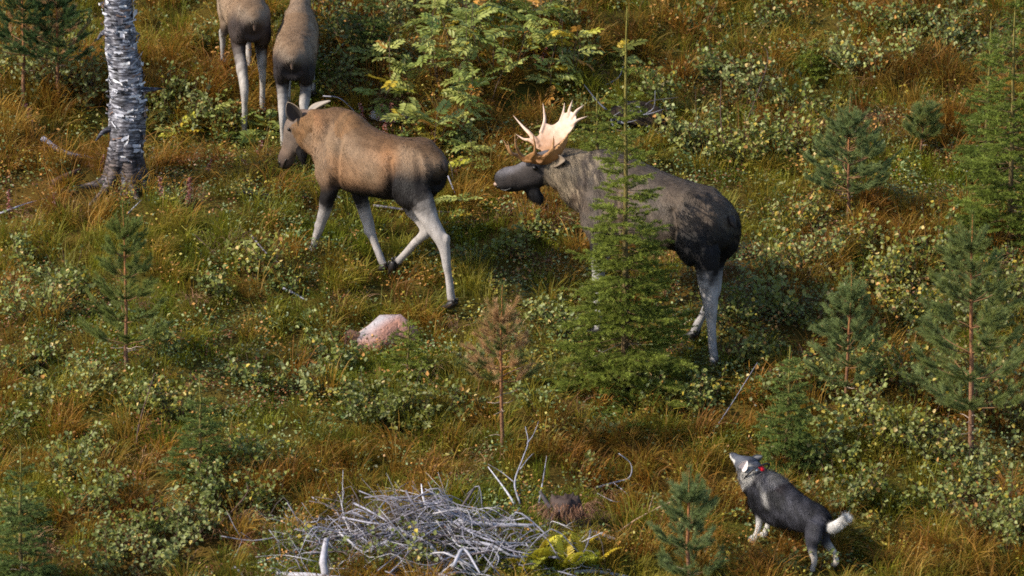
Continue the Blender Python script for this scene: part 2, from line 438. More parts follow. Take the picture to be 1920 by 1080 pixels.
# ---- the cow
fr = Frame(flat(722, 517), R(38)); J = fr.J
torso = [(-.71, 1.22, 1.04, .05), (-.67, 1.32, .96, .15), (-.56, 1.395, .88, .225), (-.39, 1.425, .83, .265), (-.15, 1.41, .79, .295), (.10, 1.42, .775, .30),
         (.33, 1.485, .78, .275), (.50, 1.575, .80, .24), (.63, 1.605, .86, .21), (.77, 1.56, .95, .17), (.86, 1.47, 1.04, .10)]
neck = [(.45, 0, 1.26, .20, .32), (.66, 0, 1.28, .175, .30), (.82, 0, 1.30, .145, .25), (.97, 0, 1.32, .12, .20), (1.07, 0, 1.32, .10, .16)]
head = [(.95, 0, 1.46, .07, .07), (1.02, 0, 1.40, .105, .125), (1.09, 0, 1.29, .115, .15), (1.155, 0, 1.16, .078, .105), (1.205, 0, 1.06, .068, .085), (1.25, 0, .965, .07, .088), (1.27, 0, .905, .05, .06), (1.276, 0, .88, .02, .02)]
legs = [
    ('leg_front', [((.60, .10, 1.42), .12, .06), ((.60, .155, 1.22), .19, .085), ((.57, .18, 1.0), .155, .095), (J(618, 352, .18), .10, .085), (J(611, 385, .18), .074, .066), (J(601, 422, .175), .054, .05), (J(592, 448, .17), .037, .036), (J(583, 478, .17), .04, .037), (J(580, 486, .17), .044, .042)]),
    ('leg_front_far', [((.58, -.10, 1.42), .12, .06), ((.57, -.155, 1.2), .18, .085), ((.50, -.17, .98), .15, .09), (J(672, 352, -.17), .10, .08), (J(682, 392, -.17), .072, .064), (J(694, 432, -.17), .052, .05), (J(705, 462, -.17), .036, .036), (J(716, 488, -.17), .04, .037), (J(721, 499, -.17), .044, .042)]),
    ('leg_hind', [((-.42, .10, 1.34), .13, .07), ((-.46, .15, 1.18), .235, .11), ((-.44, .19, 1.0), .225, .115), (J(788, 374, .19), .16, .10), (J(806, 412, .18), .105, .072), (J(830, 456, .16), .072, .052), (J(837, 492, .155), .044, .04), (J(845, 548, .15), .042, .04), (J(847, 566, .15), .048, .044)]),
    ('leg_hind_far', [((-.42, -.10, 1.32), .13, .07), ((-.44, -.15, 1.16), .24, .10), ((-.34, -.17, .98), .21, .10), (J(775, 380, -.17), .14, .09), (J(790, 410, -.16), .088, .066), (J(798, 434, -.15), .066, .05), (J(778, 456, -.15), .042, .04), (J(752, 484, -.15), .04, .038), (J(745, 492, -.15), .045, .042)]),
]
pal = moose_palette(lin(128, 104, 82), lin(142, 98, 62), lin(24, 20, 20), lin(170, 162, 158), lin(98, 86, 78), lin(48, 40, 38), back=lin(88, 64, 42), neckc=lin(110, 84, 58), seed=3, zdark=.97, d0h=.43)
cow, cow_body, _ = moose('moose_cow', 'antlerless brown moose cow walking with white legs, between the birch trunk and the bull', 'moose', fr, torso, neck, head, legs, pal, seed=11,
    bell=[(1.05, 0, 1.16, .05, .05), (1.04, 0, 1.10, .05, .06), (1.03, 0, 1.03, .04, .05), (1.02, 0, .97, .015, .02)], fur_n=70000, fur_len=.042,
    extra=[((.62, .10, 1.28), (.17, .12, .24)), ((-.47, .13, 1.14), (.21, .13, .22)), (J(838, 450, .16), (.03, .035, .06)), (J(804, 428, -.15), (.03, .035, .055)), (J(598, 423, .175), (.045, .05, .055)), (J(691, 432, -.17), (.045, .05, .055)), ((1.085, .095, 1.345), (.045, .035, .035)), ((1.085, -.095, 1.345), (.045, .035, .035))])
for (a, b, fw) in ((J(580, 488, .17), 0, (1, 0, 0)), (J(721, 503, -.17), 0, (1, 0, -.1)), (J(847, 572, .15), 0, (1, 0, 0)), (J(742, 498, -.15), 0, (.75, 0, -.65))):
    hoof(cow, a + np.array([0, 0, -.03]), fw, .85)
ear(cow, np.array([1.01, .10, 1.44]), np.array([.22, .42, .80]), np.array([-.62, .79, .1]), .20, .085, lin(150, 130, 110), lin(52, 46, 44))
ear(cow, np.array([.99, -.085, 1.47]), np.array([-.25, -.75, .32]), np.array([.2, .4, .9]), .24, .065, lin(140, 126, 112), lin(158, 146, 134))
for sg in (-1, 1):
    eyeball(cow, np.array([1.10, sg * .118, 1.32]), .019, None)
    V, F = ellipsoid((1.275, sg * .05, .945), (.022, .018, .026), n=7); mesh_np('nostril', V, F, M_eye, cow)
V, F = loft(catmull([(1.25, .045, .885), (1.215, .07, .93), (1.18, .072, 1.0)], 4), .008, .006, np.array([0, 1.0, 0]), 6); mesh_np('mouth', V, F, M_eye, cow)
def tail(root, p, L=.12, c=lin(60, 50, 44), d=(-.5, 0, -.85), w=.035):
    d = unit(d); K = catmull([list(p) + [w, w * .8], list(p + d * L * .5) + [w * 1.1, w], list(p + d * L) + [w * .3, w * .3]], 4)
    V, F = loft(K[:, :3], K[:, 3], K[:, 4], np.array([0, 1.0, 0]), 8); return mesh_np('tail', V, F, M_fur, root, np.tile(c, (len(V), 1)))
tail(cow, np.array([-.705, 0, 1.26]))

# ---- the two calves, seen from behind: the same animal, smaller and paler
def calf(root_px, th, s, label, hind_l, hind_r, front_l, front_r, seed, neck_up=.0, name='moose_calf', dark=lin(60, 50, 46), yaw_neck=0.0):
    g = at(*root_px); fr = Frame(g, R(th)); k = .115  # back follows the slope
    def p(x, z): return z * s + k * x * s
    torso = [(-.77, 1.24, 1.04, .05), (-.73, 1.33, .98, .15), (-.61, 1.40, .90, .225), (-.42, 1.425, .86, .255), (-.15, 1.41, .85, .275), (.10, 1.42, .84, .275), (.33, 1.465, .85, .255), (.50, 1.52, .86, .22), (.63, 1.53, .9, .195), (.77, 1.49, .98, .16), (.86, 1.42, 1.07, .10)]
    torso = [(x * s, p(x, a), p(x, b), w * s) for x, a, b, w in torso]
    neck = [(.45, 0, 1.24, .19, .28), (.66, 0, 1.30, .165, .26), (.85, 0, 1.40, .135, .21), (1.02, 0, 1.50 + neck_up, .11, .17), (1.12, 0, 1.56 + neck_up, .10, .15)]
    neck = [(x * s, y, p(x, z), a * s, b * s) for x, y, z, a, b in neck]
    head = [(.99, 0, 1.66, .07, .07), (1.08, 0, 1.62, .10, .12), (1.18, 0, 1.55, .105, .13), (1.31, 0, 1.46, .078, .10), (1.42, 0, 1.38, .075, .09), (1.50, 0, 1.32, .07, .08), (1.55, 0, 1.28, .02, .02)]
    head = [(x * s, y, p(x, z + neck_up), a * s, b * s) for x, y, z, a, b in head]
    legs = []
    def gz(x, y):
        q = fr.w((x, y, 0))[0]; return float(ground_z(q[0], q[1])) - g[2]
    feet = []
    for nm, sy, (fx, fy), hind in (('leg_hind', 1, hind_l, True), ('leg_hind_far', -1, hind_r, True), ('leg_front', 1, front_l, False), ('leg_front_far', -1, front_r, False)):
        z0 = gz(fx * s, fy * s); F = np.array([fx * s, fy * s, z0 + .05])
        if hind:
            hk = np.array([(fx - .06) * s, (fy * .9 + sy * .015) * s, z0 + .52 * s])
            ks = [((-.42 * s, sy * .09 * s, p(-.42, 1.34)), .12 * s, .07 * s), ((-.50 * s, sy * .13 * s, p(-.5, 1.18)), .24 * s, .11 * s), ((-.47 * s, sy * .155 * s, p(-.47, 1.0)), .22 * s, .11 * s),
                  (np.array([(-.40 + .25 * (fx + .5)) * s, sy * .15 * s, p(-.4, .82)]), .14 * s, .088 * s), (hk + np.array([.05, 0, .16]) * s, .085 * s, .064 * s), (hk, .064 * s, .05 * s),
                  (hk * .7 + F * .3 + np.array([.0, 0, 0]), .043 * s, .04 * s), (hk * .1 + F * .9, .042 * s, .04 * s), (F, .048 * s, .044 * s)]
        else:
            kn = np.array([(fx * .5 + .32) * s, fy * s, z0 + .46 * s])
            ks = [((.58 * s, sy * .09 * s, p(.58, 1.38)), .11 * s, .06 * s), ((.58 * s, sy * .14 * s, p(.58, 1.2)), .18 * s, .08 * s), ((.55 * s, sy * .16 * s, p(.55, 1.0)), .15 * s, .09 * s), ((.53 * s, sy * .155 * s, p(.53, .86)), .10 * s, .08 * s),
                  (np.array([.55 * s, sy * .15 * s, p(.55, .68)]), .074 * s, .064 * s), (kn, .054 * s, .05 * s), (kn * .5 + F * .5, .037 * s, .036 * s), (kn * .1 + F * .9, .04 * s, .037 * s), (F, .044 * s, .042 * s)]
        legs.append((nm, ks)); feet.append(F)
    pal = moose_palette(lin(140, 122, 104), lin(136, 106, 78), dark, lin(172, 164, 158), lin(120, 106, 94), lin(70, 60, 54), back=lin(112, 86, 62), neckc=lin(128, 108, 90), seed=seed, zdark=.90 * s)
    root, body, _ = moose(name, label, 'moose', fr, torso, neck, head, legs, pal, group=None, seed=seed, s=s, fur_n=34000, fur_len=.036, voxel=.019)
    for F in feet: hoof(root, F + np.array([.0, 0, -.045]), (1, 0, .1), s)
    for sg in (-1, 1):
        ear(root, np.array([1.06 * s, sg * .085 * s, p(1.06, 1.66 + neck_up)]), np.array([-.2, sg * .8, .6]), np.array([.9, sg * .3, .2]), .2 * s, .065 * s, lin(150, 128, 108), lin(190, 175, 160))
        eyeball(root, np.array([1.2 * s, sg * .098 * s, p(1.2, 1.585 + neck_up)]), .02 * s, None)
    tail(root, np.array([-.755 * s, 0, p(-.76, 1.29)]), .15, lin(84, 68, 58), (-.22, 0, -.97), .026)
    return root
calf((459, 182), 78, .82, 'pale young moose with a pale rump, standing between the birch trunk and another calf', (-.78, .14), (-.42, -.15), (.72, .16), (.45, -.14), 21)
calf((557, 252), 92, .80, 'young moose with a tawny back and white legs, directly behind the cow head', (-.62, .13), (-.55, -.13), (.40, .14), (.62, -.16), 25, neck_up=.05, dark=lin(46, 40, 40))

# ---- the bull
fr = Frame(flat(1245, 640), R(36)); J = fr.J
torso = [(-.74, 1.30, 1.12, .05), (-.70, 1.40, 1.02, .16), (-.59, 1.505, .93, .245), (-.42, 1.565, .90, .285), (-.20, 1.60, .92, .31), (.08, 1.64, .93, .315), (.33, 1.70, .93, .295), (.54, 1.765, .95, .265), (.72, 1.785, 1.0, .235), (.88, 1.74, 1.08, .20), (1.0, 1.64, 1.18, .12)]
hp = fr.plane(1030, 305, (0, .02, 0), (0, 1, 0))           # back of the head
hn = unit(np.array([math.sin(R(24)) * -1, math.cos(R(24)), 0]))   # the head looks a little to the animal's left
def H(px, py, off=0.0): return fr.plane(px, py, hp + hn * off, hn)
neck = [(.50, 0, 1.38, .235, .35), (.75, 0, 1.41, .215, .34), (.95, 0, 1.44, .19, .30), tuple(np.r_[fr.plane(1060, 318, (0, .0, 0), (0, 1, 0)), .16, .215]), tuple(np.r_[H(1034, 318), .13, .165])]
def hr(px, py, a, b): return tuple(np.r_[H(px, py), a, b])
head = [hr(1050, 300, .08, .08), hr(1032, 306, .125, .14), hr(1008, 320, .13, .155), hr(984, 330, .10, .135), hr(962, 336, .10, .125), hr(946, 339, .11, .118), hr(936, 344, .085, .085), hr(931, 347, .03, .03)]
legs = [
    ('leg_front', [((.68, .12, 1.58), .13, .06), ((.68, .17, 1.38), .21, .09), ((.66, .20, 1.14), .17, .10), ((.62, .20, .96), .11, .09), ((.63, .19, .76), .08, .07), ((.64, .185, .52), .058, .054), ((.63, .18, .30), .04, .039), ((.63, .18, .11), .042, .04), ((.64, .18, .06), .048, .046)]),
    ('leg_front_far', [((.68, -.12, 1.58), .13, .06), ((.68, -.17, 1.38), .21, .09), ((.70, -.20, 1.14), .17, .10), ((.72, -.20, .98), .11, .09), ((.80, -.19, .78), .08, .07), ((.88, -.185, .55), .058, .054), ((.90, -.18, .34), .04, .039), ((.92, -.18, .16), .042, .04), ((.93, -.18, .11), .048, .046)]),
    ('leg_hind', [((-.42, .12, 1.46), .14, .08), ((-.48, .165, 1.28), .25, .12), ((-.48, .20, 1.08), .24, .12), (J(1322, 478, .19), .165, .105), (J(1327, 526, .18), .108, .075), (J(1332, 577, .165), .078, .057), (J(1334, 612, .155), .05, .045), (J(1338, 668, .15), .045, .042), (J(1339, 682, .15), .052, .048)]),
    ('leg_hind_far', [((-.42, -.12, 1.44), .14, .08), ((-.48, -.165, 1.26), .24, .12), ((-.49, -.19, 1.06), .23, .11), (J(1338, 478, -.18), .15, .10), (J(1340, 515, -.17), .085, .068), (J(1337, 551, -.16), .07, .052), (J(1322, 582, -.15), .045, .042), (J(1304, 618, -.15), .043, .041), (J(1300, 627, -.15), .05, .046)]),
]
pal_b = moose_palette(lin(84, 74, 66), lin(104, 86, 70), lin(24, 22, 24), lin(166, 161, 161), lin(52, 47, 46), lin(40, 38, 40), back=lin(70, 61, 54), neckc=lin(122, 108, 90), seed=9, zdark=1.04, d0h=.50)
def pal_bull(P, N, nm, t, lines):
    c = pal_b(P, N, nm, t, lines)
    al = P @ np.array([-.5, 0, -.85]); ac = P @ np.array([.85, .4, -.5]); st = vnoise(ac, al * .22, .015, 4) * .6 + vnoise(ac, al * .3, .034, 6) * .4
    k = np.where(nm == 'neck', 1.0, smoothstep(.2, .6, P[:, 0]) * (nm == 'torso') * .8 + (nm == 'torso') * .25)
    c = mixc(c, lin(40, 34, 32), k * smoothstep(.54, .36, st) * .6); c = mixc(c, lin(140, 124, 102), k * smoothstep(.55, .74, st) * .45)
    hd = nm == 'head'; c = mixc(c, lin(112, 108, 112), hd * smoothstep(.2, .85, N[:, 2]) * .42 * (.5 + vnoise(P[:, 0] * 2 + P[:, 1], P[:, 2] * 2, .05, 8))); c = mixc(c, lin(18, 16, 18), hd * smoothstep(-.1, -.7, N[:, 2]) * .8)  # face shading put into the tint: upward sides lighter, undersides darker
    return c
b0, b1 = H(1008, 352), H(1010, 376)
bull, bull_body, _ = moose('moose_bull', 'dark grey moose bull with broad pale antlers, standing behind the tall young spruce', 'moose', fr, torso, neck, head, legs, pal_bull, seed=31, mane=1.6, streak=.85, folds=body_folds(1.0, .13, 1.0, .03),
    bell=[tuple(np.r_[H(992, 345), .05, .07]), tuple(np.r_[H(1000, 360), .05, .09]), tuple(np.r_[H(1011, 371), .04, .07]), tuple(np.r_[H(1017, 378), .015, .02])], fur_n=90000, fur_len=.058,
    extra=[(J(1340, 568, .165), (.03, .035, .065)), (J(1343, 545, -.16), (.03, .035, .06)), (H(1006, 313, .10), (.05, .05, .035)), (H(1006, 313, -.10), (.05, .05, .035)), (H(958, 322, 0), (.10, .07, .05)), ((.70, .11, 1.42), (.2, .14, .26)), ((-.48, .14, 1.24), (.24, .15, .25))])
for a, fw in ((np.array([.64, .18, .03]), (1, 0, .1)), (np.array([.93, -.18, .07]), (1, 0, .1)), (J(1339, 690, .15), (1, 0, 0)), (J(1299, 631, -.15), (1, 0, .1))):
    hoof(bull, a + np.array([0, 0, -.02]), fw, .92)
tail(bull, np.array([-.74, 0, 1.34]), .13, lin(36, 32, 32))
hf = unit(np.cross([0, 0, 1.0], hn)) * -1; hf = hf if hf[0] > 0 else -hf
eyeball(bull, H(1003, 315, .145), .024, None); eyeball(bull, H(1003, 315, -.145), .024, None)
for sg in (1, -1):
    ear(bull, H(1040, 303, sg * .10), np.array([-.75, sg * .45, .25]), np.array([.1, sg * .9, .3]), .25, .07, lin(92, 80, 70), lin(120, 106, 92))
# nostril
for sg in (1, -1):
    V, F = ellipsoid(H(934.5, 350.5, sg * .062), (.026, .016, .02), n=7); mesh_np('nostril', V, F, M_eye, bull)
M_lip = material('pale_lip', lin(150, 124, 108), rough=.5, noise=(50, .25))
V, F = ellipsoid(H(933.5, 344.5, .03), (.036, .05, .024), n=9); mesh_np('muzzle_patch', V, F, M_lip, bull)
V, F = loft(catmull([H(938, 355, .07), H(948, 357, .10), H(960, 352, .095)], 4), .008, .006, np.array([0, 1.0, 0]), 6); mesh_np('mouth', V, F, M_eye, bull)

def inset_fill(poly, n=3):
    """triangulate a simple outline (2-D) by ear clipping"""
    P = np.asarray(poly, float); idx = list(range(len(P))); area = sum(P[i][0] * P[(i + 1) % len(P)][1] - P[(i + 1) % len(P)][0] * P[i][1] for i in range(len(P)))
    if area < 0: idx.reverse()
    tris = []; guard = 0
    cr = lambda a, b, c: (b[0] - a[0]) * (c[1] - a[1]) - (b[1] - a[1]) * (c[0] - a[0])
    while len(idx) > 3 and guard < 5000:
        guard += 1; done = False
        for k in range(len(idx)):
            a, b, c = idx[k - 1], idx[k], idx[(k + 1) % len(idx)]
            if cr(P[a], P[b], P[c]) <= 1e-9: continue
            if any(cr(P[a], P[b], P[q]) >= 0 and cr(P[b], P[c], P[q]) >= 0 and cr(P[c], P[a], P[q]) >= 0 for q in idx if q not in (a, b, c)): continue
            tris.append((a, b, c)); idx.pop(k); done = True; break
        if not done: break
    tris.append(tuple(idx[:3])); return tris

def antler(root, O, n, palm_px, tines, beam, cu, cv, bend, name='antler', voxel=.007):
    """a palm: outline read on the plane (O, n), thickened and dished by 'bend'; tines and beam are tapering tubes"""
    n = unit(n); q = [fr.plane(px, py, O, n) for px, py in palm_px]; q = np.array(q); c = q.mean(0)
    e1 = unit(q[0] - c); e1 = unit(e1 - n * np.dot(e1, n)); e2 = np.cross(n, e1)
    uv = np.stack([(q - c) @ e1, (q - c) @ e2], 1); rad = np.linalg.norm(uv, axis=1).max()
    def dish(p):
        r2 = (np.linalg.norm(p - c - n * np.dot(p - c, n)) / rad) ** 2
        return p + n * bend * (r2 - .4)
    # subdivide the outline and add inner rings so that the dish bends smoothly
    dense = catmull(np.vstack([q, q[:1]]), 5)[:-1]; tri = []; V = []
    m = len(dense); levels = [1.0, .8, .55, .3, .0]; th = [.007, .012, .015, .017, .018]
    for sd in (1, -1):
        for lv, tk in zip(levels, th):
            for p in dense: V.append(dish(c + (p - c) * lv) + n * tk * sd)
    V = np.array(V); F = []
    for sd in range(2):
        o = sd * m * len(levels)
        for k in range(len(levels) - 1):
            for j in range(m): F.append((o + k * m + j, o + k * m + (j + 1) % m, o + (k + 1) * m + (j + 1) % m, o + (k + 1) * m + j))
    o = m * len(levels)
    for j in range(m): F.append((j, (j + 1) % m, o + (j + 1) % m, o + j))
    parts = [(V, np.array(F))]
    for keys in tines:
        pts = []
        for (px, py, off, r) in keys:
            p = dish(fr.plane(px, py, O, n)) if off == 0 else fr.plane(px, py, O, n) + n * off
            pts.append(list(p) + [r])
        K = catmull(pts, 5); parts.append(limb_tube(K[:, :3], K[:, 3], 9))
    K = catmull([list(p) + [r] for p, r in beam], 6); parts.append(limb_tube(K[:, :3], K[:, 3], 12))
    V, Fm = merge(parts); ob = mesh_np(name, V, Fm)
    md = ob.modifiers.new('r', 'REMESH'); md.mode = 'VOXEL'; md.voxel_size = voxel
    md = ob.modifiers.new('s', 'SMOOTH'); md.factor = .5; md.iterations = 3
    dg = bpy.context.evaluated_depsgraph_get(); me = bpy.data.meshes.new_from_object(ob.evaluated_get(dg)); old = ob.data; ob.modifiers.clear(); ob.data = me; bpy.data.meshes.remove(old); me.name = name
    me.polygons.foreach_set('use_smooth', np.ones(len(me.polygons), bool))
    P, N = verts_of(me); d = np.linalg.norm(P - beam[0][0], axis=1)
    g = vnoise(P[:, 0] * 3 + P[:, 1] * 2, P[:, 2] * 3, .08, 5)
    cc = mixc(np.tile(cu, (len(P), 1)), cv, np.clip(smoothstep(.55, .12, d) * .9 + (g - .5) * .35, 0, 1)); set_tint(ob, cc); me.materials.clear(); me.materials.append(M_antler); ob.parent = root
    return ob
def wn(v):   # world direction -> the bull's frame
    v = np.asarray(v, float); return unit(np.array([v @ fr.f, v @ fr.l, v @ fr.z]))
# far antler: hollow of the palm faces the camera and the sun
Of = H(1022, 290, -.20)
antler(bull, Of, wn((-.42, -.70, .58)), [(1003, 262), (1012, 252), (1020, 238), (1024, 231), (1034, 233), (1046, 226), (1056, 215), (1066, 212), (1077, 213), (1084, 222), (1080, 236), (1068, 250), (1050, 268), (1030, 284), (1012, 283), (1003, 274)],
    [[(1014, 250, 0, .022), (1021, 228, 0, .017), (1022, 212, .02, .011), (1022, 197, .05, .004)],
     [(1050, 226, 0, .020), (1057, 212, 0, .014), (1061, 195, .03, .004)],
     [(1066, 220, 0, .022), (1071, 207, 0, .015), (1076, 189, .03, .004)],
     [(1074, 224, 0, .022), (1085, 213, 0, .016), (1099, 198, .03, .004)],
     [(1074, 236, 0, .022), (1086, 229, 0, .015), (1104, 219, .02, .004)],
     [(1010, 270, 0, .026), (997, 254, 0, .021), (984, 241, .03, .014), (967, 221, .07, .004)],
     [(1014, 278, 0, .024), (998, 267, 0, .019), (984, 263, .03, .012), (972, 256, .06, .004)]],
    [(H(1020, 296, -.07), .034), (H(1020, 290, -.16), .032), (H(1022, 282, -.24), .034)], lin(190, 164, 146), lin(146, 106, 74), .07)
# near antler: seen from outside and below, the palm leaning out towards the camera
On = H(1014, 296, .16)
antler(bull, On, wn((-.12, -.86, -.50)), [(982, 297), (990, 290), (999, 284), (1004, 289), (1016, 290), (1030, 282), (1037, 272), (1042, 276), (1052, 268), (1063, 256), (1066, 253), (1063, 268), (1054, 286), (1042, 300), (1024, 307), (1004, 308), (990, 305)],
    [[(1000, 300, 0, .03), (982, 302, 0, .028), (968, 297, 0, .02), (956, 288, -.02, .016), (941, 269, -.07, .004)],
     [(970, 298, 0, .016), (959, 288, -.01, .013), (950, 271, -.05, .004)],
     [(984, 301, 0, .022), (974, 292, 0, .018), (967, 276, -.02, .013), (964, 256, -.05, .004)],
     [(996, 296, 0, .024), (1003, 284, 0, .017), (1002, 272, -.02, .011), (998, 258, -.05, .004)],
     [(1020, 294, 0, .024), (1033, 280, 0, .018), (1037, 272, -.02, .012), (1037, 259, -.05, .004)]],
    [(H(1016, 304, .07), .036), (H(1014, 302, .13), .034), (H(1012, 300, .19), .036)], lin(154, 118, 82), lin(128, 88, 50), -.06)

# ---- the dog
fr = Frame(flat(1485, 1040), R(45)); J = fr.J
dog = empty('dog', fr.root); dog.rotation_euler = (0, 0, math.pi - fr.th)
tag(dog, 'grey and white spitz dog with a red collar tracker, looking up at the bull', 'dog')
torso = [(-.40, .43, .34, .04), (-.37, .49, .30, .085), (-.29, .525, .275, .115), (-.16, .55, .255, .125), (-.02, .59, .235, .145), (.12, .645, .225, .16), (.25, .70, .24, .165), (.35, .72, .29, .155), (.43, .71, .36, .115), (.47, .66, .42, .06)]
T = catmull(torso, 6); Cc = np.stack([T[:, 0], T[:, 0] * 0, (T[:, 1] + T[:, 2]) / 2], 1)
lofts, lines = [], []
V, F = loft(Cc, T[:, 3], (T[:, 1] - T[:, 2]) / 2, np.array([0, 0, 1.0]), 22); lofts.append((V, F)); lines.append(('torso', Cc, (T[:, 3] + (T[:, 1] - T[:, 2]) / 2) / 2))
def add(nm, keys, upv):
    K = catmull(keys, 5); V, F = loft(K[:, :3], K[:, 3], K[:, 4], np.array(upv, float), 16); lofts.append((V, F)); lines.append((nm, K[:, :3], (K[:, 3] + K[:, 4]) / 2))
q = lambda px, py, y=0: J(px, py, y)
def k5(p, a, b): return list(p) + [a, b]
add('neck', [k5(np.array([.26, 0, .56]), .15, .16), k5(q(1425, 912), .14, .15), k5(q(1412, 893), .125, .13), k5(q(1403, 878), .11, .115)], (-1, 0, .4))
dh = q(1404, 876)
add('head', [k5(q(1412, 880), .06, .06), k5(q(1407, 877), .10, .095), k5(q(1399, 873), .105, .09), k5(q(1390, 867), .08, .068), k5(q(1382, 861), .05, .043), k5(q(1376, 856), .040, .034), k5(q(1372, 852.5), .026, .022), k5(q(1370, 851), .008, .008)], (-1, 0, 1))
for nm, y, pts in (('leg_front', .085, [(1425, 930, .075, .055), (1421, 950, .06, .045), (1424, 968, .042, .034), (1423, 985, .030, .027), (1420, 998, .027, .025), (1416, 1007, .030, .028), (1409, 1011, .032, .030), (1404, 1013, .012, .016)]),
                   ('leg_front_far', -.085, [(1450, 925, .07, .05), (1446, 948, .055, .042), (1444, 966, .040, .034), (1441, 982, .030, .027), (1437, 993, .027, .025), (1434, 1001, .030, .028), (1428, 1004, .030, .028), (1424, 1005, .012, .014)]),
                   ('leg_hind', .075, [(1530, 975, .09, .06), (1526, 998, .10, .06), (1522, 1018, .065, .045), (1524, 1036, .042, .034), (1527, 1050, .030, .026), (1524, 1063, .025, .023), (1522, 1074, .026, .025), (1517, 1079, .028, .028), (1512, 1081, .012, .014)]),
                   ('leg_hind_far', -.075, [(1540, 975, .08, .055), (1543, 998, .085, .05), (1547, 1013, .055, .04), (1556, 1026, .038, .03), (1564, 1036, .028, .025), (1567, 1046, .024, .022), (1568, 1053, .025, .024), (1564, 1057, .027, .026), (1559, 1058, .012, .014)])):
    V, F, c, r = leg_loft([(J(px, py, y), a, b) for px, py, a, b in pts]); lofts.append((V, F)); lines.append((nm, c, r))
body = build_skin('body', lofts, .0092, dog, 3); P, N = verts_of(body.data); li, lt = nearest_line(P, lines); nm = np.array([l[0] for l in lines])[li]
x, y, z = P.T; n1 = vnoise(x + y, z, .07, 2); n2 = vnoise(x * 2, z, .02, 5)
blk, grey, wht, mid = lin(26, 25, 29), lin(112, 109, 108), lin(200, 195, 190), lin(60, 59, 66)
c = mixc(np.tile(blk, (len(P), 1)), mid, np.clip(n1 * 1.4 - .3, 0, 1))
c = np.where((nm == 'torso')[:, None], mixc(c, lin(58, 46, 48), (smoothstep(.0, .2, x) * smoothstep(.45, .75, N[:, 2]) * .6)), c)
sh = np.exp(-((x - (.20 + (z - .5) * .45)) / .028) ** 2) * smoothstep(.42, .5, z) * (y > 0)
c = mixc(c, wht * .8, np.clip(sh * .8, 0, 1) * (nm == 'torso'))
c = np.where((nm == 'neck')[:, None], mixc(mixc(np.tile(mid, (len(P), 1)), grey, n1), wht * .75, smoothstep(.3, .05, np.abs(lt - .45)) * (N[:, 0] > -.3) * .55), c)
for ln in ('leg_front', 'leg_front_far'): c = mixc(c, wht, (nm == ln) * smoothstep(.22, .40, lt))
for ln in ('leg_hind', 'leg_hind_far'): c = mixc(mixc(c, mid * 1.15, (nm == ln) * .6), lin(196, 184, 172), (nm == ln) * smoothstep(.26, .46, lt))
hd = nm == 'head'; top = smoothstep(-.2, .5, N[:, 2] - N[:, 0] * .5)
c = np.where(hd[:, None], mixc(np.tile(lin(92, 94, 102), (len(P), 1)), lin(62, 64, 74), n1), c)
c = mixc(c, wht, hd * smoothstep(.36, .46, lt) * smoothstep(-.15, .15, N[:, 0] * .75 - N[:, 2] * .62))
c = mixc(c, lin(20, 18, 20), hd * smoothstep(.93, .96, lt))
# pale cheek patch with a dark rim round the eye
e0 = J(1397, 873, .10); de = np.linalg.norm(P - e0, axis=1)
ck = J(1401, 884, .09); dc = np.linalg.norm(P - ck, axis=1); c = mixc(c, lin(176, 170, 162), (hd | (nm == 'neck')) * smoothstep(.085, .05, dc) * .8)
c = c * .85
set_tint(body, c); body.data.materials.clear(); body.data.materials.append(M_hide)
names = [l[0] for l in lines]
def flow(Q, Nn):
    qq, _ = nearest_line(Q, lines); m = np.array(names)[qq]; D = np.tile(np.array([-.8, 0, -.55]), (len(Q), 1)); D[np.char.startswith(m, 'leg')] = (-.2, 0, -1); D[m == 'head'] = (-.9, 0, -.3); D[m == 'neck'] = (-.5, 0, -.8); return D
def lenf(Q):
    qq, t = nearest_line(Q, lines); m = np.array(names)[qq]; L = np.ones(len(Q)); L[np.char.startswith(m, 'leg')] = .35; L[m == 'head'] = .28; L[m == 'neck'] = 1.25; return L
add_fur(body, dog, c, 50000, .052, .0024, flow, .32, lenf, 41, streak=.75)
# eye, white-rimmed eye patch
V, F = ellipsoid(J(1394.5, 869.5, .072), (.012, .012, .012), n=8); mesh_np('eye', V, F, M_eye, dog)
V, F = ellipsoid(J(1394.5, 869.5, -.072), (.012, .012, .012), n=8); mesh_np('eye', V, F, M_eye, dog)
V, F = ellipsoid(J(1370.5, 851, 0), (.018, .02, .015), n=8); mesh_np('nose', V, F, M_eye, dog)
ear(dog, J(1390, 880, .125), np.array([-.42, -.10, .62]), np.array([-.6, .8, .3]), .105, .05, lin(150, 148, 150), lin(226, 208, 202))
ear(dog, J(1411, 866, -.065), np.array([-.55, -.35, .45]), np.array([.4, -.7, .3]), .11, .042, lin(90, 90, 94), lin(120, 112, 108))
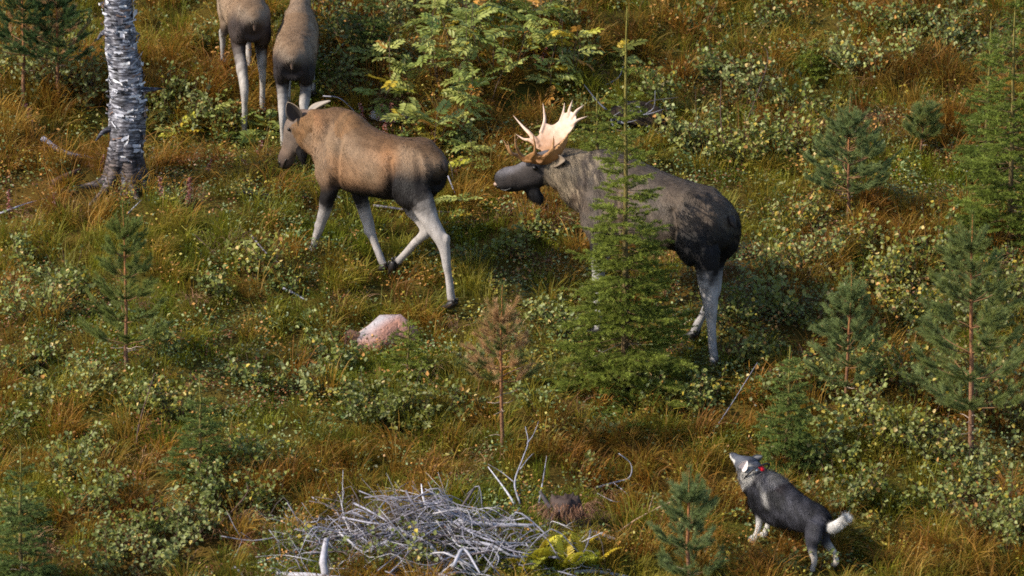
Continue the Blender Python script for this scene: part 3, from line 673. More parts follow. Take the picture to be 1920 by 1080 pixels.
# collar with tracker
cc0 = J(1418, 887, 0); ax = unit(J(1408, 880, 0) - J(1424, 904, 0)); s1 = np.array([0, 1.0, 0]); s2 = np.cross(ax, s1); a = np.linspace(0, 2 * math.pi, 28, endpoint=False)
Cq = cc0 + s1 * (np.cos(a) * .132)[:, None] + s2 * (np.sin(a) * .138)[:, None]; Cq = np.vstack([Cq, Cq[:2]])
V, F = loft(Cq, .012, .006, np.tile(ax, (len(Cq), 1)), 8); mesh_np('collar', V, F, material('collar_dark', lin(40, 38, 42), rough=.6), dog)
pt = J(1428, 878, .03); V, F = loft(catmull([list(pt - ax * .03), list(pt), list(pt + ax * .03)], 4), [.01, .017, .019, .02, .02, .02, .019, .017, .01], [.008, .012, .014, .015, .015, .015, .014, .012, .008], np.array([0, 0, 1.0]), 12, 4.5)
mesh_np('tracker', V, F, M_collar, dog); V, F = ellipsoid(pt + np.array([.022, .045, -.012]), (.012, .012, .012), n=7); mesh_np('buckle', V, F, M_metal, dog)
# tail: bushy, white underside turned to the camera
K = catmull([k5(J(1538, 968, 0), .045, .045), k5(J(1548, 985, .0), .06, .06), k5(J(1560, 990, .0), .08, .075), k5(J(1572, 984, .0), .075, .07), k5(J(1582, 974, .0), .05, .045), k5(J(1587, 970, .0), .015, .015)], 5)
V, F = loft(K[:, :3], K[:, 3] * .62, K[:, 4] * .62, np.array([0, 1.0, 0]), 16)
tl = mesh_np('tail', V, F, M_hide, dog); P, N = verts_of(tl.data); ti = np.clip((np.arange(len(P)) // 16) / len(K), 0, 1)
ct = mixc(np.tile(blk * 1.3, (len(P), 1)), wht, smoothstep(.22, .38, ti)); ct = mixc(ct, mid, smoothstep(.75, 1.0, ti) * (N[:, 0] < -.1) * .35); set_tint(tl, ct)
ends = (K[-1, :3] - K[5, :3]); fu = add_fur(tl, tl, ct * .85, 14000, .07, .0022, lambda Q, Nn: np.tile(unit(ends), (len(Q), 1)) * .8 + Nn * .2, .75, None, 44, jit=.6)
# ------------------------------------------------------------------ vegetation helpers
class Bag:
    """collects vertices, faces and vertex tints of many small pieces"""
    def __init__(s): s.V, s.F3, s.F4, s.C, s.n = [], [], [], [], 0
    def add(s, V, F, C):
        V = np.asarray(V).reshape(-1, 3); F = np.asarray(F); s.V.append(V); (s.F3 if F.shape[1] == 3 else s.F4).append(F + s.n)
        s.C.append(np.broadcast_to(np.asarray(C), V.shape) if np.ndim(C) < 2 else np.asarray(C).reshape(-1, 3)); s.n += len(V)
    def add2(s, V, Fs, C):
        V = np.asarray(V).reshape(-1, 3); s.V.append(V)
        for F in Fs: F = np.asarray(F); (s.F3 if F.shape[1] == 3 else s.F4).append(F + s.n)
        s.C.append(np.broadcast_to(np.asarray(C), V.shape) if np.ndim(C) < 2 else np.asarray(C).reshape(-1, 3)); s.n += len(V)
    def build(s, name, mat, parent=None, smooth=False, offset=None):
        F = []
        if s.F4: F.append(np.vstack(s.F4))
        if s.F3: F.append(np.vstack(s.F3))
        V = np.vstack(s.V)
        if offset is not None: V = V - np.asarray(offset)
        return mesh_np(name, V, F, mat, parent, np.vstack(s.C), smooth)

M_grass = material('grass_blade', rough=.6, spec=.25, tint=True, trans=.42)
M_leaf = material('leaf', rough=.48, spec=.36, tint=True, trans=.36)
M_dwarf = material('dwarf_shrub_leaf', rough=.5, spec=.4, tint=True, trans=.25)
M_needle = material('needle', rough=.55, spec=.15, tint=True, trans=.42)
M_bark = material('conifer_bark', rough=.85, spec=.15, tint=True, noise=[(30, .35), (90, .3)], bump=(60, .9, .01))
M_twig = material('twig_bark', rough=.8, spec=.2, tint=True, noise=(40, .3))
M_dead = material('weathered_wood', rough=.75, spec=.2, tint=True, noise=[(14, .25), (70, .25)], bump=(80, .6, .005))

def perp(D):
    a = np.where(np.abs(D[:, 2:3]) < .9, np.array([[0, 0, 1.0]]), np.array([[1.0, 0, 0]]))
    s = unit(np.cross(D, a)); return s, np.cross(s, D)

def tube_fast(bag, P, r, c, sides=5):
    V, F = limb_tube(P, r, sides); bag.add2(V, F, c)

def leaves(bag, P, D, N, L, W, C, r, fold=.25):
    """P base, D direction, N leaf normal, L, W sizes, C colours: six-point leaf blades, folded a little along the midrib"""
    n = len(P); D = unit(D); S = unit(np.cross(D, N)); U = np.cross(S, D); L = L[:, None]; W = W[:, None]
    b = P; t = P + D * L - U * L * .12; a1 = P + D * L * .38 + S * W + U * W * fold; a2 = P + D * L * .38 - S * W + U * W * fold
    b1 = P + D * L * .72 + S * W * .7 + U * W * fold * .5; b2 = P + D * L * .72 - S * W * .7 + U * W * fold * .5
    V = np.stack([b, a1, b1, t, b2, a2], 1).reshape(-1, 3); i = np.arange(n) * 6
    F = np.vstack([np.stack([i, i + 1, i + 2, i + 3], 1), np.stack([i, i + 3, i + 4, i + 5], 1)])
    bag.add(V, F, np.repeat(C, 6, 0))

def needles(bag, P, D, L, W, C, r):
    """one sliver each"""
    n = len(P); D = unit(D); S, U = perp(D); a = r.uniform(0, math.pi, n)[:, None]; S = S * np.cos(a) + U * np.sin(a)
    V = np.stack([P + S * W, P - S * W, P + D * np.asarray(L)[:, None]], 1).reshape(-1, 3); i = np.arange(n) * 3
    CC = np.stack([C * .75, C * .75, C * 1.12], 1).reshape(-1, 3)
    bag.add(V, np.stack([i, i + 1, i + 2], 1), CC)

LAND = []   # landmarks for the labels: (phrase, x, y)
def landmark(ph, px, py): p = flat(px, py); LAND.append((ph, p[0], p[1]))
for ph, px, py in (('the peeling birch trunk', 235, 345), ('the walking moose cow', 715, 520), ('the moose bull', 1260, 640), ('the two moose calves', 510, 240), ('the grey dog', 1480, 1045),
                   ('the pink rock', 720, 650), ('the brush pile', 800, 1040), ('the tall spruce', 1175, 720), ('the browning pine', 942, 850), ('the tallest pine', 1822, 860), ('the blue-green pine', 1590, 425),
                   ('the lone pine sapling', 238, 700), ('the yellow ferns', 1010, 1070), ('the dark stump', 1075, 985), ('the heap of roots', 1190, 260), ('the broad spruce', 1893, 460), ('the thin leader spruce', 375, 900),
                   ('the twin pines', 75, 180), ('the rusty tussocks', 1740, 200), ('the tight spruce', 1475, 890), ('the stocky pine', 1290, 1080), ('the rowan thicket', 900, 220)):
    landmark(ph, px, py)
USED = {}
def where(p, k=2):
    d = sorted((math.hypot(x - p[0], (y - p[1])), ph, x, y) for ph, x, y in LAND)
    a, b = d[0], d[1]
    ua = 'uphill of' if p[1] - a[3] > .35 else ('downhill of' if p[1] - a[3] < -.35 else 'beside')
    return [f'{ua} {a[1]}', f'between {a[1]} and {b[1]}', f'{ua} {a[1]}, towards {b[1]}', f'{ua} {b[1]}, towards {a[1]}', f'between {b[1]} and {d[2][1]}', f'between {a[1]} and {d[2][1]}']
def label_for(o, noun, adjs, p, cat, group):
    """pick the first wording that no other thing has taken; look-alikes left over share one wording and one group"""
    for w in where(p):
        for a in adjs[:2]:
            l = f'{a} {noun} {w}'
            if l not in USED and len(l.split()) <= 16:
                USED[l] = 1; return tag(o, l, cat, group)
    tag(o, f'{noun} among other growth on the open slope', cat, group)

# ------------------------------------------------------------------ ground cover: which kind grows where (photo pixels -> kinds)
# kinds: 0 rust sedge, 1 olive grass, 2 bright moss grass, 3 dwarf shrubs, 4 dead straw / pinkish litter
BLOBS = [(100, 230, 150, 80, 0), (330, 140, 110, 70, 0), (420, 120, 60, 60, 0), (60, 300, 90, 40, 0), (170, 400, 110, 35, 0), (560, 900, 150, 55, 0), (760, 860, 90, 50, 0), (1060, 870, 60, 45, 0), (1230, 960, 80, 70, 0),
         (1400, 960, 90, 60, 0), (1420, 1050, 120, 40, 0), (1700, 1050, 150, 40, 0), (920, 280, 55, 60, 0), (950, 180, 60, 50, 0), (730, 40, 60, 40, 0), (1200, 70, 120, 60, 0), (1740, 160, 90, 55, 0), (1790, 210, 60, 50, 0), (1650, 430, 70, 45, 0),
         (790, 590, 45, 25, 0), (1060, 400, 60, 25, 0), (420, 350, 80, 40, 0), (640, 60, 40, 60, 0), (250, 860, 80, 50, 0), (1260, 830, 90, 50, 0), (1110, 80, 60, 50, 0), (560, 700, 40, 30, 0), (1560, 1040, 60, 40, 0), (1640, 20, 120, 30, 0),
         (650, 510, 170, 45, 1), (560, 300, 60, 60, 1), (330, 430, 90, 40, 1), (330, 570, 130, 60, 1), (640, 590, 90, 40, 1), (790, 540, 60, 40, 1), (1250, 850, 100, 55, 1), (1430, 400, 50, 50, 1), (450, 400, 90, 40, 1), (140, 470, 120, 50, 1), (1680, 330, 110, 40, 2),
         (1520, 40, 110, 50, 1), (900, 800, 120, 60, 1), (640, 830, 110, 50, 1), (100, 780, 120, 60, 1), (250, 640, 150, 50, 2), (620, 430, 80, 40, 2), (900, 450, 80, 50, 2), (470, 570, 80, 30, 2), (1330, 250, 60, 25, 2), (700, 440, 70, 40, 2), (560, 820, 120, 50, 2),
         (560, 640, 80, 50, 3), (470, 660, 90, 50, 3), (420, 600, 80, 40, 3), (320, 720, 120, 60, 3), (110, 570, 120, 60, 3), (1100, 700, 80, 50, 3), (340, 290, 60, 40, 3), (160, 680, 120, 40, 3), (900, 460, 70, 40, 3), (620, 770, 110, 40, 3), (980, 520, 80, 30, 3), (1430, 560, 90, 60, 3), (300, 380, 90, 30, 3),
         (1010, 400, 70, 35, 4), (130, 340, 70, 25, 4), (480, 300, 60, 20, 4), (1160, 960, 70, 50, 4), (880, 880, 50, 25, 4), (330, 1040, 90, 30, 4), (450, 1010, 60, 40, 4), (720, 220, 50, 30, 4), (40, 390, 70, 30, 4), (1640, 240, 60, 40, 4)]
BL = np.array(BLOBS, float)
def kind_weights(P, seed=0):
    q = project(P); w = np.zeros((len(P), 5))
    base = np.stack([vnoise(P[:, 0], P[:, 1], 1.1, 31 + k) for k in range(5)], 1)
    w += np.clip(base - .42, 0, 1) * np.array([.72, 1.35, 1.1, 1.0, .35]) * 2.0 + .02
    for bx, by, rx, ry, k in BL:
        d = ((q[:, 0] - bx) / rx) ** 2 + ((q[:, 1] - by) / ry) ** 2
        w[:, int(k)] += 2.6 * np.exp(-d * .9)
    return w

def scatter(n, r, x0=-6.0, x1=6.0, y0=-7.0, y1=8.4):
    x = r.uniform(x0, x1, n); y = r.uniform(y0, y1, n); return np.stack([x, y, ground_z(x, y)], 1)

COLS = {0: [lin(146, 102, 34), lin(132, 88, 32), lin(156, 120, 46), lin(130, 108, 36)], 1: [lin(126, 122, 34), lin(112, 114, 32), lin(138, 126, 40), lin(142, 116, 40)],
        2: [lin(124, 128, 28), lin(102, 112, 26), lin(138, 136, 36), lin(112, 112, 30)], 4: [lin(160, 122, 92), lin(140, 96, 66), lin(176, 142, 104), lin(112, 82, 62)]}
CLEAR = []   # trodden spots: grass is short just before the dog's and the moose's feet
for px, py, rad in ((1412, 1022, .20), (1432, 1012, .18), (1480, 1060, .25), (1525, 1075, .14), (1562, 1062, .16), (725, 515, .18), (745, 510, .16), (848, 580, .12), (1338, 700, .12), (462, 262, .14), (690, 665, .12), (740, 660, .14)):
    q = flat(px, py); CLEAR.append((q[0], q[1] - .04, rad))
def blades(bag, root, ang, lean, L, W, C, r, droop=.9, seg=3):
    if len(root) > 2000:
        for cx, cy, rad in CLEAR: L = L * (1 - .78 * np.exp(-((root[:, 0] - cx) ** 2 + (root[:, 1] - cy) ** 2) / (rad * rad)))
    n = len(root); D = np.stack([np.cos(ang), np.sin(ang), 0 * ang], 1); up = np.array([[0, 0, 1.0]]); S = np.stack([-np.sin(ang), np.cos(ang), 0 * ang], 1)
    # blade width turned a little at random so that not all are edge-on
    S = unit(S + r.normal(0, .5, (n, 3)))
    l = L[:, None]; ln = lean[:, None]
    p0 = root - up * .03; p1 = root + up * l * .48 * np.cos(ln * .6) + D * l * .48 * np.sin(ln * .6)
    p2 = p1 + up * l * .30 * np.cos(ln * 1.25) + D * l * .30 * np.sin(ln * 1.25)
    p3 = p2 + up * l * .26 * np.cos(ln * 1.9 * droop + .1) + D * l * .26 * np.sin(ln * 1.9 * droop + .1)
    w = W[:, None]
    if seg == 2:
        V = np.stack([p0 - S * w, p0 + S * w, p1 * .7 + p2 * .3 - S * w * .8, p1 * .7 + p2 * .3 + S * w * .8, p3], 1).reshape(-1, 3); i = np.arange(n) * 5
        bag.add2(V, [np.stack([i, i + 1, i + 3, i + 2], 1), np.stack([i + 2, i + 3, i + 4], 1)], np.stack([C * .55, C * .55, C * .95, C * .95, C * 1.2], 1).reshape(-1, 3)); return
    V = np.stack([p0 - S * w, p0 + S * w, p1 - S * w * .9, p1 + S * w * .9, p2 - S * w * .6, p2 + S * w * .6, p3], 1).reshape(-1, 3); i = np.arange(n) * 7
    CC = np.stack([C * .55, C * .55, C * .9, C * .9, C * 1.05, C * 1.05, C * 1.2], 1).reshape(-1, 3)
    bag.add2(V, [np.vstack([np.stack([i, i + 1, i + 3, i + 2], 1), np.stack([i + 2, i + 3, i + 5, i + 4], 1)]), np.stack([i + 4, i + 5, i + 6], 1)], CC)

def grass(kind, n_tuft, per, Lr, Wr, spread, label, name, seed, leanr=(.35, 1.1), seg=3):
    r = np.random.default_rng(seed); P = scatter(n_tuft * 5, r); w = kind_weights(P); p = w[:, kind] / w.sum(1)
    P = P[r.random(len(P)) < np.clip(p * 1.25, 0, 1)][:n_tuft]; n = len(P)
    k = np.repeat(np.arange(n), per); m = len(k)
    rad = np.sqrt(r.random(m)) * np.repeat(r.uniform(.6, 1.4, n), per) * spread; a = r.uniform(0, 2 * math.pi, m)
    q = P[k, :2] + np.stack([np.cos(a) * rad, np.sin(a) * rad], 1); root = np.stack([q[:, 0], q[:, 1], ground_z(q[:, 0], q[:, 1])], 1)
    main = np.repeat(r.normal(-math.pi / 2, 1.0, n), per)     # most tussocks hang downhill
    ang = np.where(r.random(m) < .55, main + r.normal(0, .55, m), a + r.normal(0, .4, m))
    lean = r.uniform(*leanr, m) * np.repeat(r.uniform(.75, 1.25, n), per)
    L = np.repeat(r.uniform(*Lr, n), per) * r.uniform(.55, 1.15, m); W = r.uniform(*Wr, m)
    cs = np.array(COLS[kind]); ci = r.integers(0, len(cs), n); cm = cs[ci]; cm = cm * r.uniform(.7, 1.2, n)[:, None]
    # a second kind's colour bleeds in near its borders
    C = cm[k] * r.uniform(.72, 1.25, m)[:, None]; alt = r.random(m) < .15; C[alt] = cs[r.integers(0, len(cs), alt.sum())] * r.uniform(.8, 1.2, alt.sum())[:, None]
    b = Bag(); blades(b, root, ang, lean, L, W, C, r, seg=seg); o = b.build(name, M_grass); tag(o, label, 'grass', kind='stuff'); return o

def dwarf(n_clump, per, seed, name, label, cols, hgt=.16, size=(.010, .020), spread=.16, kind=3, thr=1.25):
    r = np.random.default_rng(seed); P = scatter(n_clump * 5, r); w = kind_weights(P); p = w[:, kind] / w.sum(1) if kind is not None else np.full(len(P), .25)
    P = P[r.random(len(P)) < np.clip(p * thr, 0, 1)][:n_clump]; n = len(P); k = np.repeat(np.arange(n), per); m = len(k)
    rad = np.sqrt(r.random(m)) * spread * np.repeat(r.uniform(.7, 1.5, n), per); a = r.uniform(0, 2 * math.pi, m)
    q = P[k, :2] + np.stack([np.cos(a) * rad, np.sin(a) * rad], 1); h = np.repeat(r.uniform(.6, 1.3, n), per) * hgt * (1 - .55 * (rad / spread / 1.5) ** 2) * r.uniform(.35, 1.05, m)
    root = np.stack([q[:, 0], q[:, 1], ground_z(q[:, 0], q[:, 1]) + h], 1)
    D = r.normal(0, 1, (m, 3)); D[:, 2] *= .45; N = r.normal(0, .45, (m, 3)) + np.array([-.2, -.3, .9])
    cs = np.array(cols); C = cs[np.clip((np.repeat(r.integers(0, len(cs), n), per) + (r.random(m) < .25) * r.integers(0, len(cs), m)) % len(cs), 0, None)] * r.uniform(.65, 1.3, m)[:, None]
    L = r.uniform(*size, m) * 1.5; b = Bag(); D = unit(D); S = unit(np.cross(D, N)); W = L[:, None] * .33
    V = np.stack([root, root + D * L[:, None] * .5 + S * W, root + D * L[:, None], root + D * L[:, None] * .5 - S * W], 1).reshape(-1, 3); i = np.arange(m) * 4
    b.add(V, np.stack([i, i + 1, i + 2, i + 3], 1), np.repeat(C, 4, 0)); o = b.build(name, M_dwarf); tag(o, label, 'undergrowth', kind='stuff'); return o

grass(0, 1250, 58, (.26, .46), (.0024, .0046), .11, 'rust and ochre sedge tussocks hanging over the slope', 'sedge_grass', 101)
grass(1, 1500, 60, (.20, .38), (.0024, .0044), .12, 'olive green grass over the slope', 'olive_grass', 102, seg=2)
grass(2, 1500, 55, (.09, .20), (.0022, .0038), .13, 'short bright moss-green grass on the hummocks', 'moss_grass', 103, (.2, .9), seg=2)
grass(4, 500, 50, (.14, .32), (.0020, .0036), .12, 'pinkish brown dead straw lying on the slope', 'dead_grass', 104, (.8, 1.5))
dwarf(1500, 48, 105, 'bilberry_undergrowth', 'dark green bilberry shrubs carpeting the hummocks', [lin(58, 72, 36), lin(74, 88, 46), lin(88, 96, 40), lin(96, 88, 34), lin(118, 74, 40)], size=(.012, .022))
dwarf(1300, 42, 106, 'leaf_undergrowth', 'low mixed leaves with yellow and red spots between the grass', [lin(92, 112, 62), lin(120, 132, 84), lin(150, 138, 52), lin(168, 120, 58), lin(84, 92, 48)], hgt=.2, size=(.016, .028), spread=.2, kind=None, thr=1.0)
dwarf(700, 60, 107, 'hair_moss', 'bright green cushions of moss', [lin(104, 116, 28), lin(86, 98, 26), lin(122, 126, 36)], hgt=.07, size=(.010, .018), spread=.17, kind=2)
# ------------------------------------------------------------------ broad-leaved shrubs
BIRCH = [lin(104, 112, 46), lin(126, 132, 68), lin(86, 98, 40), lin(122, 120, 46), lin(138, 142, 88)]
YELLOW = [lin(186, 162, 60), lin(186, 134, 72), lin(200, 174, 110), lin(166, 146, 56)]
shrub_no = [0]
def birch_shrub(p, h, w, n_leaf, yellow=.10, seed=None, dark=1.0, name='birch_shrub', lsize=(.032, .054), pal=None, stems=None, adjs=None, noun=None, group='small-leaved shrubs on the slope', bare=False):
    shrub_no[0] += 1; r = np.random.default_rng(1000 + shrub_no[0] if seed is None else seed)
    p = np.asarray(p, float); root = empty(name, p); bag, lf = Bag(), Bag(); ns = stems or int(np.clip(n_leaf / 26, 3, 14)); LP, LD, TW = [], [], []
    barkc = lin(78, 58, 48)
    for k in range(ns):
        a = r.uniform(0, 2 * math.pi); q = math.sqrt(r.random()); out = np.array([math.cos(a), math.sin(a) * .9, 0]) * w * .5 * q; hh = h * r.uniform(.55, 1.05) * (1 - .35 * q * q)
        b0 = out * .35 * r.random(); b0[2] = float(ground_z(p[0] + b0[0], p[1] + b0[1])) - p[2] - .04
        e = np.array([out[0], out[1], b0[2] + hh]); mid = b0 * .55 + e * .45 + r.normal(0, .035, 3) * [1, 1, .3]
        S = catmull([b0, mid, e], 3); r0 = .0035 + .0035 * h
        tube_fast(bag, S, np.linspace(r0, .0015, len(S)), barkc * r.uniform(.6, 1.2), 3)
        nt = int(3 + 5 * hh)
        tw = [(S, .35)]
        for _ in range(nt):
            t = r.uniform(.25, .95); s0 = S[int(t * (len(S) - 1))]; d = np.array([r.normal(), r.normal(), .25 + .5 * r.random()]); d = unit(d) * r.uniform(.08, .2) * min(1.2, .5 + h)
            T = np.array([s0, s0 + d * .55 + [0, 0, .01], s0 + d]); TW.append((s0, d)); tw.append((T, .15))
        m = max(2, int(n_leaf / ns / len(tw)))
        for T, t0 in tw:
            t = r.uniform(t0, 1, m if len(T) == 3 else m * 2) * (len(T) - 1.001); i = t.astype(int); f = (t - i)[:, None]
            LP.append(T[i] * (1 - f) + T[i + 1] * f); LD.append(np.repeat(unit(T[-1] - T[0])[None], len(t), 0))
    P = np.vstack(LP); D = np.vstack(LD); n = len(P)
    D = unit(D * .5 + r.normal(0, .8, (n, 3)) + np.array([0, -.1, -.15])); P = P + D * .008
    N = r.normal(0, .55, (n, 3)) + np.array([-.25, -.35, .75]); L = r.uniform(*lsize, n); Wd = L * r.uniform(.36, .46, n)
    pl = np.array(pal or BIRCH); base = pl[r.integers(0, len(pl))]
    C = (pl[r.integers(0, len(pl), n)] * .6 + base * .4) * r.uniform(.7, 1.25, n)[:, None] * dark
    ye = r.random(n) < .75 * yellow * (.4 + 1.2 * vnoise(P[:, 0], P[:, 2], .15, shrub_no[0])); C[ye] = np.array(YELLOW)[r.integers(0, 4, ye.sum())] * r.uniform(.75, 1.1, ye.sum())[:, None]
    leaves(lf, P, D, N, L, Wd, C, r)
    q0 = np.array([a for a, _ in TW]); d0 = np.array([b for _, b in TW]); needles(bag, q0, d0, np.linalg.norm(d0, axis=1), .0022, np.tile(barkc, (len(q0), 1)), r)
    st = bag.build('stems', M_twig, root); tag(st, kind='stuff')
    fo = lf.build('foliage', M_leaf, root); tag(fo, kind='stuff')
    big = 'tall' if h > .75 else ('waist-high' if h > .5 else ('knee-high' if h > .32 else 'low'))
    hue = 'yellowing' if yellow > .22 else ('dark green' if dark < .85 else ('pale green' if dark > 1.1 else 'green'))
    wide = 'spreading' if w > .8 else ('slim' if w < .4 else 'bushy')
    label_for(root, noun or 'birch shrub', adjs or [f'{big} {hue} {wide}', f'{wide} {big} {hue}'], p, 'shrub', group)
    return root

# (x, y of the foot in the photo, height m, width m, leaves, yellow, darkness)
SHRUBS = [(760, 800, .62, 1.15, 640, .05, .85), (690, 790, .5, .8, 360, .07, .9), (850, 790, .42, .6, 240, .12, .85), (480, 520, .62, .65, 260, .14, 1.1), (70, 600, .6, .7, 300, .1, 1.0), (130, 560, .5, .6, 220, .08, .95),
    (1070, 640, .5, .75, 320, .12, 1.1), (1030, 600, .42, .55, 200, .1, 1.1), (1220, 765, .45, .7, 260, .16, 1.1), (1310, 770, .5, .8, 320, .18, 1.1), (1380, 620, .65, .9, 460, .05, .9), (1470, 600, .6, .8, 400, .1, .95), (1420, 690, .5, .7, 260, .12, .9),
    (1300, 290, .62, .8, 420, .12, 1.1), (1380, 320, .7, .8, 440, .2, 1.1), (1450, 300, .75, .9, 480, .14, 1.1), (1530, 310, .62, .7, 360, .2, 1.1), (1240, 200, .5, .6, 240, .1, 1.0), (1400, 190, .6, .8, 320, .12, 1.0), (1490, 220, .5, .7, 280, .15, 1.0),
    (1340, 150, .5, .6, 220, .08, 1.05), (1560, 380, .6, .7, 320, .35, 1.0), (1490, 440, .55, .7, 300, .4, 1.0), (1520, 510, .55, .7, 320, .3, 1.0), (1450, 520, .5, .7, 300, .25, 1.0), (1620, 560, .6, .8, 360, .3, 1.0), (1700, 610, .65, .9, 420, .28, 1.0),
    (1690, 540, .6, .8, 380, .1, 1.1), (1760, 500, .7, .7, 300, .1, 1.1), (1540, 640, .6, .8, 340, .12, .95), (1650, 720, .7, .9, 460, .2, 1.0), (1730, 760, .7, .9, 420, .12, .9), (1590, 820, .65, .9, 440, .15, 1.1), (1670, 850, .7, .9, 460, .16, 1.1), (1560, 880, .5, .7, 300, .1, 1.0),
    (1760, 870, .6, .8, 340, .16, .95), (1880, 800, .8, .9, 420, .08, .85), (1850, 720, .6, .7, 280, .12, .9), (1640, 70, .6, .9, 380, .14, 1.1), (1720, 60, .55, .8, 300, .1, 1.0), (1560, 120, .5, .8, 280, .15, 1.0), (1620, 150, .55, .8, 320, .12, 1.15), (1700, 130, .5, .7, 260, .12, 1.1),
    (340, 240, .6, .7, 340, .05, .9), (420, 250, .5, .6, 220, .08, 1.0), (310, 220, .6, .5, 220, .05, .85), (100, 180, .85, 1.0, 520, .12, .85), (170, 200, .7, .7, 300, .12, .8), (30, 150, .6, .7, 240, .1, .85), (390, 100, .45, .5, 160, .08, .85),
    (400, 960, .6, .9, 460, .08, .95), (440, 900, .62, .8, 380, .1, 1.1), (360, 1000, .5, .8, 360, .07, .9), (250, 1010, .5, .8, 340, .07, 1.0), (180, 960, .55, .7, 280, .08, .95), (310, 1070, .5, .9, 380, .08, .9), (200, 1075, .5, .7, 300, .06, .9), (130, 900, .5, .6, 200, .06, .9), (490, 960, .5, .6, 220, .1, 1.0), (170, 860, .4, .6, 200, .08, .95),
    (715, 1082, .72, .6, 190, .12, .9), (790, 1085, .6, .5, 110, .1, .9), (1560, 960, .5, .6, 240, .12, .9), (1620, 950, .5, .7, 260, .16, .95), (1850, 990, .6, .9, 380, .06, .95), (1900, 1030, .6, .7, 320, .05, .95), (1790, 940, .55, .8, 300, .1, .95), (1730, 960, .4, .6, 180, .1, .9),
    (300, 660, .4, .6, 220, .1, 1.0), (60, 690, .4, .7, 240, .12, 1.05), (170, 740, .4, .7, 240, .16, 1.1), (330, 790, .5, .7, 260, .2, 1.05), (260, 780, .4, .6, 200, .16, 1.0), (560, 740, .4, .6, 200, .1, .95), (470, 730, .4, .6, 220, .15, 1.0), (640, 700, .42, .6, 240, .08, .95), (410, 560, .4, .5, 170, .12, 1.05),
    (610, 100, .8, .8, 420, .05, .7), (680, 120, .8, .9, 440, .05, .72), (640, 180, .6, .7, 280, .06, .72), (600, 30, .7, .7, 320, .05, .75), (760, 60, .7, .7, 320, .06, .8), (1090, 130, .55, .6, 240, .08, .9), (860, 290, .45, .4, 130, .08, 1.1), (970, 330, .35, .5, 140, .1, 1.0), (880, 500, .35, .5, 160, .1, 1.0),
    (960, 480, .4, .5, 180, .1, .95), (1010, 450, .35, .5, 150, .1, .95), (540, 620, .3, .5, 150, .12, 1.0), (600, 660, .3, .5, 160, .1, .95), (1290, 470, .4, .5, 150, .1, .95), (1430, 760, .5, .6, 220, .1, .95), (1520, 740, .5, .7, 240, .1, .95), (1000, 760, .3, .5, 130, .1, .95), (880, 700, .35, .5, 160, .12, 1.0), (1130, 820, .35, .5, 140, .1, .9), (1100, 900, .3, .4, 110, .12, .95),
    (1840, 620, .6, .7, 260, .1, .85), (1900, 560, .6, .7, 260, .1, .8), (1620, 480, .5, .6, 220, .2, .95), (1850, 130, .55, .7, 240, .1, .9), (1770, 90, .5, .7, 240, .1, .95), (1800, 30, .5, .8, 260, .12, .9), (1440, 50, .45, .7, 200, .12, .9), (1320, 60, .4, .6, 170, .1, .9), (1060, 50, .5, .6, 220, .1, .9),
    (20, 820, .4, .6, 180, .08, .95), (80, 760, .35, .6, 170, .12, .95), (540, 550, .3, .45, 120, .14, 1.0), (60, 500, .45, .5, 160, .1, 1.0), (1533, 1070, .42, .16, 55, .22, 1.15), (1860, 900, .5, .7, 240, .1, .9), (1640, 1010, .35, .6, 160, .14, .9), (1470, 1075, .3, .4, 90, .14, .95), (40, 1000, .5, .7, 240, .08, .9), (540, 1030, .3, .5, 120, .1, .9)]
for (px, py, h, w, n, ye, dk) in SHRUBS:
    birch_shrub(at(px, py), h * 1.08, w * 1.08, int(n * 1.2), ye, dark=dk)
# the sprig in front of the dog's hind leg
# ------------------------------------------------------------------ rowan: every feathered leaf is a piece
def rowan_leaf_mesh(c, seed, L=.17, pairs=5):
    r = np.random.default_rng(seed); b = Bag(); x = np.linspace(0, 1, 5); mid = np.stack([x * L, 0 * x, -.16 * L * x * x], 1)
    tube_fast(b, mid, np.linspace(.0022, .001, 5), c * .8, 3); P, D = [], []
    for k in range(pairs):
        t = .22 + .70 * k / (pairs - 1)
        for sg in (-1, 1): P.append([t * L, 0, -.16 * L * t * t]); D.append([.62 + .2 * t, sg, -.12 + r.normal(0, .12)])
    P.append([L, 0, -.16 * L]); D.append([1, 0, -.3]); P, D = np.array(P), np.array(D); n = len(P)
    N = np.tile([0, 0, 1.0], (n, 1)) + r.normal(0, .18, (n, 3)); ll = r.uniform(.9, 1.1, n) * L * .42 * (1 - .2 * np.abs(P[:, 0] / L - .55)); C = c * r.uniform(.82, 1.2, n)[:, None]
    leaves(b, P, D, N, ll, ll * .25, C, r, .3); o = b.build('leaf', M_leaf); me = o.data; bpy.data.objects.remove(o); return me
RG = [lin(146, 152, 78), lin(126, 138, 66), lin(164, 166, 88)]; RY = [lin(168, 164, 60), lin(190, 164, 54), lin(180, 130, 58)]
ROW_G = [rowan_leaf_mesh(c, i) for i, c in enumerate(RG)] + [rowan_leaf_mesh(c * .85, 10 + i, .15, 4) for i, c in enumerate(RG)]; ROW_Y = [rowan_leaf_mesh(c, 20 + i, .16, 5) for i, c in enumerate(RY)]
rowan_no = [0]
